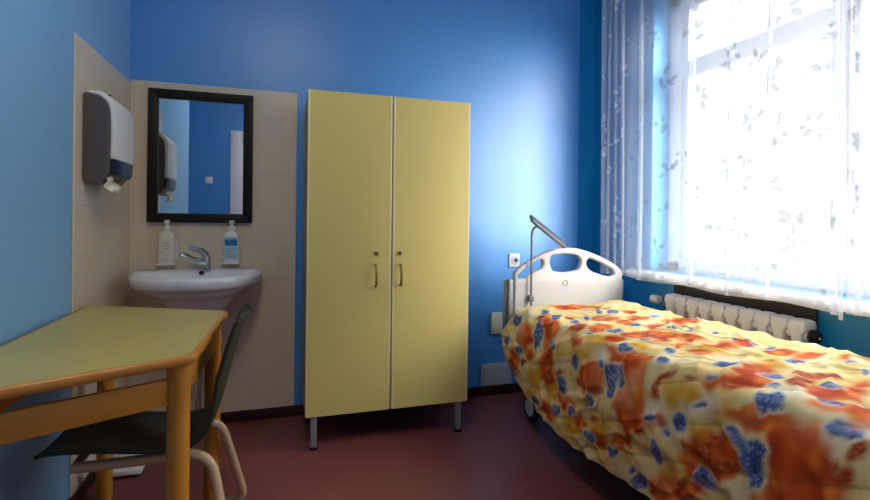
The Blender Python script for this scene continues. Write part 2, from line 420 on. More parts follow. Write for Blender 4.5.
B().tube(arc_path([(cx, 2.76, .66), (cx, 2.76, .46), (cx, 2.81, .42), (cx, 2.86, .46), (cx, 2.90, .40), (cx, 2.90, .0)], .04), .017).build('waste_pipe', M['chrome'], wb)

# ---------------------------------------------------------------- soap bottles in wall holders
def bottle(x, name, label, kind):
    t = thing(name, label, 'soap dispenser', (x, YB-.055, .895), 'wall soap dispensers over the basin')
    y = YB-.055; hw, hd = .041, .028
    def ring(w_, d_, z): return [(x+p[0], y+p[1], z) for p in round_poly([(-w_, -d_), (w_, -d_), (w_, d_), (-w_, d_)], min(w_, d_)*.8, 5)]
    B().loft([ring(hw*.9, hd*.9, .905), ring(hw, hd, .910), ring(hw, hd, 1.045), ring(hw*.93, hd*.95, 1.062), ring(hw*.62, hd*.7, 1.074), ring(.016, .016, 1.080), ring(.016, .016, 1.090)]).build('bottle', M['plastic'] if kind else M['cream'], t)
    B().lathe([(.019, 1.088), (.019, 1.104), (.009, 1.106), (.007, 1.122), (.014, 1.124), (.015, 1.134), (.006, 1.138)], (x, y, 0), n=20)\
       .tube([(x, y, 1.131), (x, y-.02, 1.131), (x, y-.042, 1.124)], .006).build('pump', M['pump'], t)
    B().box((x-.045, y+.028, .90), (x+.045, YB-.0085, 1.03), .003).box((x-.044, y-.031, .898), (x+.044, y+.03, .906), .003)\
       .box((x-.046, y-.02, .93), (x-.0415, y+.03, .938)).box((x+.0415, y-.02, .93), (x+.046, y+.03, .938)).build('wall_holder', M['plastic'], t)
    yf = y-hd-.0008
    if kind:
        B().box((x-.034, yf, .925), (x+.034, yf+.001, 1.045)).build('label', M['label_l'], t)
        B().box((x-.031, yf-.0006, 1.000), (x+.031, yf, 1.034)).build('label_band', M['label_b'], t)
        m_ = B()
        for k in range(4): m_.box((x-.028, yf-.0006, .938+.014*k), (x+.028-.009*(k % 3), yf, .942+.014*k))
        m_.build('label_print', M['label_g'], t)
    else:
        m_ = B()
        for k, wd_ in enumerate((.016, .022, .012)): m_.box((x-wd_, yf, .985+.014*k), (x+wd_, yf+.001, .989+.014*k))
        m_.build('label_print', M['label_g'], t)
bottle(-.574, 'soap_dispenser', 'plain off-white pump bottle in a wall holder left of the tap', 0)
bottle(-.254, 'soap_dispenser', 'white pump bottle with a blue label in a wall holder right of the tap', 1)

# ---------------------------------------------------------------- paper towel dispenser on the left wall
pt = thing('paper_towel_dispenser', 'white and smoked plastic paper towel dispenser on the cream tiles of left wall', 'towel dispenser', (XL+.008, 2.46, 1.27))
px0 = XL+.0082
sidep = round_poly([(px0, 1.296), (px0, 1.662), (px0+.088, 1.640), (px0+.096, 1.55), (px0+.096, 1.335), (px0+.06, 1.283)], [.03, .02, .045, .02, .015, .03], 6)
B().prism(sidep, 2.318, 2.600, 'xz', .004).build('smoked_body', M['smoke'], pt)
outl = [(px0+.02, 1.668), (px0+.066, 1.664), (px0+.098, 1.635), (px0+.110, 1.59), (px0+.112, 1.50), (px0+.110, 1.392)]
oc = catmull([(p[0], p[1]) for p in outl], 5); inn = [(p[0]-.016, p[1]-.012) for p in oc[::-1]]
inn[0] = (inn[0][0], 1.392)
B().prism([tuple(p) for p in oc]+inn, 2.330, 2.604, 'xz', .003).build('front_cover', M['plastic'], pt)
B().prism([(px0+.09, 1.391), (px0+.111, 1.391), (px0+.104, 1.33), (px0+.08, 1.318)], 2.330, 2.604, 'xz', .003).build('lower_band', M['navy'], pt)
b = B(); pa = []
for i in range(9):
    zz = 1.318-.0078*i
    pa.append([(px0+.072+.010*math.sin(i*.9+.4*j)+.004*i*.5, 2.335+.016*j+.004*math.sin(j*2+i), zz-.006*math.sin(j*1.7)) for j in range(10)])
V = [[b.bm.verts.new(p) for p in r_] for r_ in pa]
for r0, r1 in zip(V, V[1:]):
    for k in range(9): b.bm.faces.new((r0[k], r0[k+1], r1[k+1], r1[k]))
o = b.build('paper_towel', M['paper'], pt, angle=3); md = o.modifiers.new('thickness', 'SOLIDIFY'); md.thickness = .006
tag(B().lathe([(.007, 0), (.007, .004), (.004, .012), (.004, .03)], (px0-.001, 2.565, 1.70), 'x', 14).build('wall_screw', M['dark']), 'small dark screw in the tiles just above the towel dispenser', 'screw')

# ---------------------------------------------------------------- sockets and panel on the back wall
sk = thing('wall_socket', 'white square wall socket on the blue wall behind the hospital bed headboard', 'socket', (1.502, YB, .84))
B().box((1.462, YB-.012, .842), (1.540, YB, .932), .005).build('socket_plate', M['plastic'], sk)
B().lathe([(.030, 0), (.030, .004), (.026, .004), (.024, .0005)], (1.505, YB-.016, .888), 'y', 24).build('socket_outlet', M['panelw'], sk)
B().lathe([(.012, 0), (.012, .002)], (1.508, YB-.018, .888), 'y', 16).build('socket_hole', M['black'], sk)
wbx = thing('junction_box', 'small cream electrical box low on the blue wall beside the quilt', 'electrical box', (1.375, YB, .40))
B().box((1.335, YB-.026, .405), (1.412, YB, .545), .007).build('box_body', M['cream'], wbx)
B().box((1.330, YB-.032, .428), (1.372, YB-.022, .520), .005).build('box_cover', M['cream'], wbx)
vp = thing('access_panel', 'pale grey rectangular access panel at the foot of the blue wall beside the bed', 'panel', (1.37, YB, .06))
B().box((1.268, YB-.010, .064), (1.490, YB, .207), .002, 1).build('panel_frame', M['panelw'], vp)
B().box((1.282, YB-.0125, .076), (1.476, YB-.008, .195), .002, 1).build('panel_lid', M['panelw'], vp)
sw = thing('light_switch', 'white square light switch on the front wall, seen in the mirror beside door', 'switch', (-.80, YF, 1.57))
B().box((-.845, YF, 1.545), (-.765, YF+.010, 1.625), .004).build('switch_plate', M['plastic'], sw)
B().box((-.83, YF+.009, 1.56), (-.78, YF+.014, 1.61), .003).build('rocker', M['plastic'], sw)

# ---------------------------------------------------------------- hospital bed
HY = 2.50
bed = thing('hospital_bed', 'hospital bed with an ivory plastic headboard with three grip openings, under the window', 'bed', (1.60, 1.5, 0))
def plate(outer, holes, y0, thick, bevel, name, m, parent):
    cu = bpy.data.curves.new('tmp_curve', 'CURVE'); cu.dimensions = '2D'; cu.fill_mode = 'BOTH'
    for poly in [outer]+holes:
        sp = cu.splines.new('POLY'); sp.points.add(len(poly)-1)
        for i, p in enumerate(poly): sp.points[i].co = (p[0], p[1], 0, 1)
        sp.use_cyclic_u = True
    cu.extrude = thick/2-bevel; cu.bevel_depth = bevel; cu.bevel_resolution = 3; cu.offset = -bevel*.95
    ob = bpy.data.objects.new('tmp_curve', cu); COL.objects.link(ob)
    dg = bpy.context.evaluated_depsgraph_get(); dg.update()
    me = bpy.data.meshes.new_from_object(ob.evaluated_get(dg))
    bpy.data.objects.remove(ob); bpy.data.curves.remove(cu)
    b = B(); b.bm.from_mesh(me); bpy.data.meshes.remove(me)
    bmesh.ops.transform(b.bm, matrix=Matrix(((1, 0, 0, 0), (0, 0, -1, y0), (0, 1, 0, 0), (0, 0, 0, 1))), verts=b.bm.verts[:])
    bmesh.ops.remove_doubles(b.bm, verts=b.bm.verts[:], dist=1e-5)
    return b.build(name, m, parent, angle=.9)
top_c = [tuple(p) for p in catmull([(1.263, .858), (1.306, .900), (1.401, .948), (1.484, .984), (1.583, .998), (1.683, .991), (1.801, .955), (1.907, .908), (1.970, .866), (1.984, .835)], 5)]
outer = [(1.262, .42), (1.262, .80)]+top_c+[(1.981, .78), (1.978, .42)]
holes = [round_poly([(1.278, .825), (1.287, .852), (1.357, .903), (1.407, .934), (1.440, .936), (1.447, .907), (1.434, .880), (1.382, .863), (1.32, .826)], .02, 4),
         round_poly([(1.492, .958), (1.584, .966), (1.674, .956), (1.700, .921), (1.678, .866), (1.584, .854), (1.505, .862), (1.483, .907)], .022, 4),
         round_poly([(1.730, .922), (1.753, .940), (1.822, .914), (1.915, .869), (1.932, .840), (1.908, .822), (1.844, .832), (1.76, .860), (1.731, .890)], .02, 4)]
hb = plate(outer, holes, HY+.018, .040, .012, 'headboard', M['hb'], bed)
em = B()
em.tube([(1.585+.016*math.cos(k*math.pi/12), HY-.0025, .796+.016*math.sin(k*math.pi/12)) for k in range(24)], .0028, 8, closed=True)
em.build('emblem_ring', M['label_g'], hb)
em = B()
for k, (a_, b_) in enumerate(((1.553, 1.580), (1.586, 1.622))): em.box((a_, HY-.0035, .757), (b_, HY-.001, .765))
em.build('emblem_lettering', M['label_l'], hb)
B().tube([(1.222, HY+.035, .45), (1.222, HY+.035, .818)], .009).build('side_rod', M['chrome'], bed)
B().tube([(2.003, HY+.03, .45), (2.003, HY+.03, .80)], .008).build('side_rod', M['plastic'], bed)
B().box((1.232, HY+.010, .42), (1.262, HY+.05, .822), .006).build('headboard_bracket', M['gmetal'], bed)
b = B()
for x in (1.33, 1.87): b.box((x-.02, .60, .33), (x+.02, HY+.08, .39), .004)
for y in (.66, 1.2, 1.8, 2.44): b.box((1.34, y-.02, .335), (1.86, y+.02, .385), .004)
b.box((1.26, HY+.040, .36), (1.99, HY+.075, .46), .004)
b.build('bed_frame', M['dark'], bed)
B().box((1.27, .55, .392), (1.90, 2.42, .56), .03, 4).build('mattress', M['mattress'], bed)
for x, y in ((1.405, 2.535), (1.80, 2.535), (1.405, .70), (1.80, .70)):
    lg = B().box((x-.02, y-.02, .18), (x+.02, y+.02, .36), .004).build('castor_post', M['dark'], bed)
    B().lathe([(.036, -.016), (.064, -.018), (.076, -.011), (.078, 0), (.076, .011), (.064, .018), (.036, .016)], (x-.008, y, .078), 'x', 28).build('castor_wheel', M['black'], bed)
    B().lathe([(.0, -.021), (.044, -.021), (.049, -.017), (.049, .017), (.044, .021), (.0, .021)], (x-.008, y, .078), 'x', 24).build('castor_hub', M['plastic'], bed)
    B().box((x-.038, y-.03, .14), (x-.030, y+.03, .19), .003).box((x+.014, y-.03, .08), (x+.022, y+.03, .19), .003).box((x-.038, y-.03, .162), (x+.022, y+.03, .192), .006).build('castor_fork', M['dark'], bed)

# reading lamp clipped to the headboard
rl = thing('reading_lamp', 'slim grey reading lamp on a thin pole rising in front of the headboard', 'lamp', (1.352, HY-.02, .70))
B().tube(arc_path([(1.352, HY-.025, .60), (1.352, HY-.025, 1.085), (1.360, HY-.035, 1.118), (1.392, HY-.045, 1.126)], .02), .0062).build('pole', M['lampg'], rl)
B().box((1.338, HY-.034, .70), (1.366, HY-.0035, .735), .003).build('clamp', M['lampg'], rl)
b = B()
hd_ = bmesh.new(); bmesh.ops.create_cube(hd_, size=1, matrix=Matrix.Diagonal((.262, .085, .020, 1)))
bmesh.ops.bevel(hd_, geom=hd_.edges[:], offset=.008, segments=3, profile=.5, affect='EDGES')
dirv = Vector((.215, 0, -.152)).normalized()
Mx = Matrix.Translation((1.441, HY-.045, 1.094)) @ Matrix.Rotation(math.atan2(.152, .215), 4, 'Y') @ Matrix.Rotation(math.radians(30), 4, 'X')
b._take(hd_, Mx); b.build('lamp_head', M['lampg'], rl)
b = B(); hd_ = bmesh.new(); bmesh.ops.create_cube(hd_, size=1, matrix=Matrix.Translation((.02, 0, -.0095)) @ Matrix.Diagonal((.19, .06, .004, 1)))
b._take(hd_, Mx); b.build('lamp_diffuser', M['plastic'], rl)

# ---------------------------------------------------------------- radiator
rd = thing('radiator', 'white cast iron column radiator under the window sill', 'radiator', (2.055, 1.85, 0))
ry, pitch, ns = 2.200, .0765, 10
sec = None
for i in range(ns):
    yc = ry-.036-i*pitch
    if sec is None:
        b = B()
        b.loft([[(2.055+p[0], yc+p[1], z) for p in round_poly([(-.036*k, -kw), (.036*k, -kw), (.036*k, kw), (-.036*k, kw)], .009, 3)]
                for k, kw, z in ((.6, .022, .118), (.9, .033, .126), (1, .0375, .15), (1, .0375, .185), (1, .0235, .215), (1, .0235, .706), (1, .0375, .726), (1, .0375, .738), (.9, .033, .757), (.6, .024, .764))])
        for z in (.17, .70): b.tube([(2.055, yc-pitch/2, z), (2.055, yc+pitch/2, z)], .022, 14)
        sec = b.build('section', M['rad'], rd)
    else:
        o = sec.copy(); COL.objects.link(o); o.location = (0, -i*pitch, 0)
B().tube([(2.055, ry+.006, .70), (2.055, ry+.085, .70)], .011).tube(arc_path([(2.055, ry+.08, .70), (2.055, ry+.12, .70), (2.10, ry+.12, .70)], .02), .010).build('supply_pipe', M['gmetal'], rd)
B().lathe([(.015, 0), (.023, .006), (.023, .052), (.019, .058)], (2.03, ry+.045, .72), 'y', 20).build('thermostat_valve', M['cream'], rd)
yl = ry-.036-(ns-1)*pitch-pitch/2
B().lathe([(.028, 0), (.028, -.014), (.020, -.018), (.020, -.03)], (2.055, yl, .70), 'y', 20).build('end_plug', M['dark'], rd)
B().lathe([(.007, 0), (.007, -.012)], (2.050, yl-.03, .70), 'y', 14).build('bleed_valve', M['chrome'], rd)
for y in (ry-.2, ry-.62):
    B().box((2.04, y-.012, 0), (2.07, y+.012, .122), .003).build('floor_foot', M['gmetal'], rd)

# ---------------------------------------------------------------- sheer curtains
def curtain(y_from, y_to, folds, seed, name, label, weights, xc=2.022):
    rnd = random.Random(seed)
    pts = []; y = y_from
    fl = sorted(folds, reverse=True)
    pts.append((y, xc))
    for f, wdt in fl:
        pts += [(f+wdt, xc+.004), (f+wdt*.2, xc+.003), (f-wdt, xc+.001), (f-wdt*1.05, xc-.003), (f, xc-.004), (f+wdt*.8, xc-.006), (f+wdt*.85, xc-.009), (f, xc-.011), (f-wdt, xc-.009), (f-wdt*2, xc-.001)]
    pts.append((y_to, xc))
    dense = catmull(pts, 6); dd = [0]
    for a, c in zip(dense, dense[1:]): dd.append(dd[-1]+float(np.linalg.norm(c-a)))
    dense = np.array(dense); dd = np.array(dd); Ltot = dd[-1]
    nu = int(Ltot/.0065); zt, zb = 2.64, .818
    nv = int((zt-zb)/.0065)
    us = np.linspace(0, Ltot, nu+1); vs = np.linspace(0, zt-zb, nv+1)
    ys = np.interp(us, dd, dense[:, 0]); xs = np.interp(us, dd, dense[:, 1])
    UU, VV = np.meshgrid(us, vs)
    ph = rnd.random()*6
    amp = .006*np.clip((VV)/1.0, .2, 1)
    XX = xs[None, :] + amp*np.sin(UU*17+ph+.5*np.sin(VV*2))+.003*np.sin(UU*41+VV*1.5)
    YY = np.repeat(ys[None, :], nv+1, 0)+.004*np.sin(VV*2.2+UU*3)
    ZZ = zt-VV + 0*UU
    ZZ -= (VV/(zt-zb))*(.006*np.sin(UU*9+ph))
    # embroidery
    lace = np.zeros_like(UU)
    def stamp(cu, cv, ang, ln, wd, solid):
        r = ln*.75
        i0, i1 = np.searchsorted(us, [cu-r, cu+r]); j0, j1 = np.searchsorted(vs, [cv-r, cv+r])
        if i1 <= i0 or j1 <= j0: return
        a = UU[j0:j1, i0:i1]-cu; c = VV[j0:j1, i0:i1]-cv
        p = a*math.cos(ang)+c*math.sin(ang); q = -a*math.sin(ang)+c*math.cos(ang)
        h = wd*np.clip(1-(2*p/ln)**2, 0, 1)
        ins = np.abs(q) < h*.5
        edge = ins & (np.abs(q) > h*.5-.004)
        vein = ins & ((np.abs(q) < .003) | (np.abs(((p*1.0-np.abs(q)) / .016) % 1-.5) < .16))
        val = np.where(edge, .9, np.where(vein, .75, np.where(ins, .35+.4*solid, 0)))
        lace[j0:j1, i0:i1] = np.maximum(lace[j0:j1, i0:i1], val)
    v0 = .12
    while v0 < zt-zb:
        u0 = .10*rnd.random()
        while u0 < Ltot:
            cu, cv = u0+rnd.uniform(-.05, .05), v0+rnd.uniform(-.07, .07)
            if rnd.random() < .8:
                base = rnd.random()*6.28; k = rnd.randint(2, 6)
                for q in range(k):
                    a = base+q*rnd.uniform(.8, 1.5); ln = rnd.uniform(.035, .062)
                    rr = rnd.uniform(.025, .055)
                    stamp(cu+rr*math.cos(a), cv+rr*math.sin(a), a, ln, ln*rnd.uniform(.42, .62), rnd.random())
            u0 += rnd.uniform(.15, .24)
        v0 += .165
    # scalloped embroidered hem
    hem = (zt-zb)-VV
    lace = np.maximum(lace, np.where(hem < .012, .8, 0)); 
    hm = (hem < .14) & (np.abs(((UU*14+np.sin(hem*60)) % 1)-.5) < .12) & ((np.sin(UU*5+1) > -.2))
    lace = np.maximum(lace, np.where(hm, .6, 0)); lace = np.maximum(lace, np.where(hem < .10, .22, 0))
    # side hems
    sh_ = np.minimum(UU, Ltot-UU); lace = np.maximum(lace, np.where(sh_ < .018, .55, 0))
    root = thing(name, label, 'curtain', (xc, (y_from+y_to)/2, zb), 'sheer curtains at the window')
    me = bpy.data.meshes.new('curtain_panel')
    co = np.stack([XX-xc, YY-(y_from+y_to)/2, ZZ-zb], -1).reshape(-1, 3)
    idx = np.arange((nu+1)*(nv+1)).reshape(nv+1, nu+1)
    fa = np.stack([idx[:-1, :-1], idx[1:, :-1], idx[1:, 1:], idx[:-1, 1:]], -1).reshape(-1, 4)
    me.from_pydata(co.tolist(), [], fa.tolist())
    at = me.attributes.new('lace', 'FLOAT', 'POINT'); at.data.foreach_set('value', lace.reshape(-1).astype(np.float32))
    me.polygons.foreach_set('use_smooth', np.ones(len(me.polygons), bool))
    me.materials.append(M['voile'])
    o = bpy.data.objects.new('panel', me); COL.objects.link(o); o.parent = root
    for wy in weights:
        B().box((xc-.014, wy-.007, zb-.022), (xc-.006, wy+.007, zb+.012), .003).build('hem_weight', M['weight'], root)
    return root
curtain(2.785, 1.305, [(2.745, .010), (2.69, .008), (2.63, .009), (2.56, .010), (2.40, .014), (2.03, .010), (1.80, .006), (1.60, .006), (1.33, .012)], 3, 'sheer_curtain',
        'white leaf-embroidered sheer curtain panel over the large left window light, nearest the corner', [1.302])
curtain(1.295, .10, [(1.25, .010), (1.10, .008), (.9, .012), (.6, .010), (.35, .010)], 5, 'sheer_curtain',
        'white sheer curtain panel at the right edge of the photo, over the mullion and casement', [])
rail = structure(B().box((2.000, .05, 2.64), (2.045, 2.80, 2.665), .003).build('trim_5', M['white']))

# ---------------------------------------------------------------- quilt
QY0, QY1 = 2.475, .52
QPROF = [(1.222, .185), (1.205, .30), (1.192, .42), (1.188, .52), (1.196, .595), (1.222, .642), (1.262, .668), (1.33, .677), (1.5, .678),
         (1.7, .680), (1.84, .680), (1.90, .668), (1.938, .632), (1.950, .57), (1.952, .40), (1.950, .33)]
def quilt_grid(step=.0062):
    pr = np.array(catmull(QPROF, 8)); dl = np.concatenate([[0], np.cumsum(np.linalg.norm(np.diff(pr, axis=0), axis=1))])
    Ls = dl[-1]; ns_ = int(Ls/step); nt_ = int((QY0-QY1)/step)
    s = np.linspace(0, Ls, ns_+1); t = np.linspace(0, QY0-QY1, nt_+1)
    px = np.interp(s, dl, pr[:, 0]); pz = np.interp(s, dl, pr[:, 1])
    SS, TT = np.meshgrid(s, t)
    X = np.repeat(px[None, :], nt_+1, 0); Z = np.repeat(pz[None, :], nt_+1, 0); Y = QY0-TT
    X = X.copy(); Z = Z.copy(); Y = Y.copy()
    topness = np.clip((Z-.45)/.2, 0, 1)
    # hem rises towards the head on the near side
    side = np.clip((.60-Z)/.45, 0, 1)*(X < 1.4)
    Z += side*(.02+.17*np.exp(-(TT/.16)**1.3)+.012*np.sin(TT*6+1))
    # rounded head end
    d = np.clip(1-TT/.10, 0, 1); Z -= topness*.055*d**2.2
    X += np.where(X < 1.4, -.35, -1)*.03*d**2*(1-topness*.5)
    # slight rise towards the foot
    Z += topness*.030*np.clip(TT/1.6, 0, 1.2)
    # outward normals of the profile
    tx = np.gradient(px, s); tz = np.gradient(pz, s); nx, nz = -tz, tx
    P = np.zeros_like(SS)
    for j in range(SS.shape[0]):
        for i in range(SS.shape[1]):
            ss, tt = SS[j, i], TT[j, i]
            v = Vector((ss*3.2, tt*2.6, 1.7))
            a = noise.noise(v)*.016
            w_ = noise.noise(Vector((ss*4+9, tt*4, 3)))
            q = ss*.55+tt*.85+.10*w_
            a += (1-abs(noise.noise(Vector((q*9, (ss-tt)*1.6, 5)))))**3*.015
            q2 = ss*.9-tt*.5+.08*noise.noise(Vector((ss*6, tt*6, 40)))
            a += (1-abs(noise.noise(Vector((q2*13, (ss+tt)*2.5, 15)))))**4*.014*max(0, min(1, .5+1.5*noise.noise(Vector((ss*3, tt*3, 50)))))
            a += .0045*noise.noise(Vector((ss*15, tt*15, 8)))
            P[j, i] = a
    # quilting: soft puffs between stitched lines
    ql = (SS-.35*TT-.02)/.12; P += .006*np.abs(np.sin(ql*math.pi))**.5-.003
    soft = np.clip(TT/.06, .3, 1)
    X += nx[None, :]*P*soft; Z += nz[None, :]*P*soft
    Y += .012*np.sin(Z*16+1)*np.clip(1-TT/.2, 0, 1)
    return SS, TT, X, Y, Z
SS, TT, QX, QYY, QZ = quilt_grid()
PAL = {'o': lin((230, 104, 28)), 'r': lin((158, 56, 24)), 'b': lin((66, 90, 142)), 'g': lin((214, 160, 48)), 'w': lin((232, 222, 196)), 'c': lin((236, 208, 140))}
SOFT = {'o': .011, 'r': .007, 'b': .0045, 'g': .02, 'w': .025}
qcol = np.empty(SS.shape+(3,)); qcol[:] = PAL['c']
nz1 = np.zeros_like(SS); nz2 = np.zeros_like(SS); nz3 = np.zeros_like(SS); nz4 = np.zeros_like(SS)
for j in range(SS.shape[0]):
    for i in range(SS.shape[1]):
        ss, tt = SS[j, i], TT[j, i]
        nz1[j, i] = noise.noise(Vector((ss*22, tt*22, 2))); nz2[j, i] = noise.noise(Vector((ss*22, tt*22, 12)))
        nz3[j, i] = noise.noise(Vector((ss*7, tt*7, 20))); nz4[j, i] = noise.noise(Vector((ss*60, tt*60, 30)))
k = np.clip(nz3*1.3, 0, 1)[..., None]; qcol = qcol*(1-.55*k)+np.array(PAL['g'])*.55*k
k = np.clip(-nz3*1.3, 0, 1)[..., None]; qcol = qcol*(1-.6*k)+np.array(PAL['w'])*.6*k
scr = np.zeros_like(SS)
def paint(kind, poly):
    global qcol
    P = np.array(poly); P = P.mean(0)+(P-P.mean(0))*{'o': 1.2, 'g': 1.3}.get(kind, 1.0); soft = SOFT[kind]; wob = .016 if kind in 'og' else .009
    lo = P.min(0)-.06; hi = P.max(0)+.06
    i0, i1 = np.searchsorted(SS[0], [lo[0], hi[0]]); j0, j1 = np.searchsorted(TT[:, 0], [lo[1], hi[1]])
    if i1 <= i0 or j1 <= j0: return
    a = SS[j0:j1, i0:i1]+wob*(nz1[j0:j1, i0:i1]*1.6+nz4[j0:j1, i0:i1]*.4); c = TT[j0:j1, i0:i1]+wob*(nz2[j0:j1, i0:i1]*1.6-nz4[j0:j1, i0:i1]*.3)
    ins = np.zeros(a.shape, bool); dist = np.full(a.shape, 9.)
    for m in range(len(P)):
        (x1, y1), (x2, y2) = P[m], P[(m+1) % len(P)]
        cond = ((y1 > c) != (y2 > c)) & (a < (x2-x1)*(c-y1)/((y2-y1) if y2 != y1 else 1e-9)+x1)
        ins ^= cond
        L2 = max((x2-x1)**2+(y2-y1)**2, 1e-12); tt = np.clip(((a-x1)*(x2-x1)+(c-y1)*(y2-y1))/L2, 0, 1)
        dist = np.minimum(dist, np.hypot(a-x1-tt*(x2-x1), c-y1-tt*(y2-y1)))
    sd = np.where(ins, dist, -dist)
    al = np.clip(sd/soft*.5+.5, 0, 1)
    base = np.array(PAL[kind]); n4 = nz4[j0:j1, i0:i1]; n3 = nz3[j0:j1, i0:i1]; n1 = nz1[j0:j1, i0:i1]
    col = np.repeat(base[None, None, :], al.shape[0], 0).repeat(al.shape[1], 1)
    if kind == 'o':
        kk = np.clip(.5+n1*1.1+n3*.6, 0, 1)[..., None]; col = col*(1-kk)+np.array(lin((184, 62, 20)))*kk
        kk = np.clip(-n1*1.2-.1, 0, .7)[..., None]; col = col*(1-kk)+np.array(lin((236, 150, 60)))*kk
        al = al*np.clip(1.0+n3*.5, .6, 1)
    if kind == 'b':
        halo = np.clip((sd+.012)/.008, 0, 1)*(1-al); hh = halo[..., None]*.6
        qcol[j0:j1, i0:i1] = qcol[j0:j1, i0:i1]*(1-hh)+np.array(PAL['w'])*hh
        kk = np.clip((np.abs(n4) < .09)*.7+n1*.8, 0, .8)[..., None]; col = col*(1-kk)+np.array(lin((158, 170, 192)))*kk
        kk = ((n4 > .35)*.6)[..., None]; col = col*(1-kk)+np.array(lin((22, 34, 78)))*kk
    if kind == 'r':
        kk = ((np.abs(n4) < .10)*.6+np.clip(n1, 0, .4))[..., None]; col = col*(1-kk)+np.array(lin((214, 120, 70)))*kk
    al = al[..., None]
    qcol[j0:j1, i0:i1] = qcol[j0:j1, i0:i1]*(1-al)+col*al
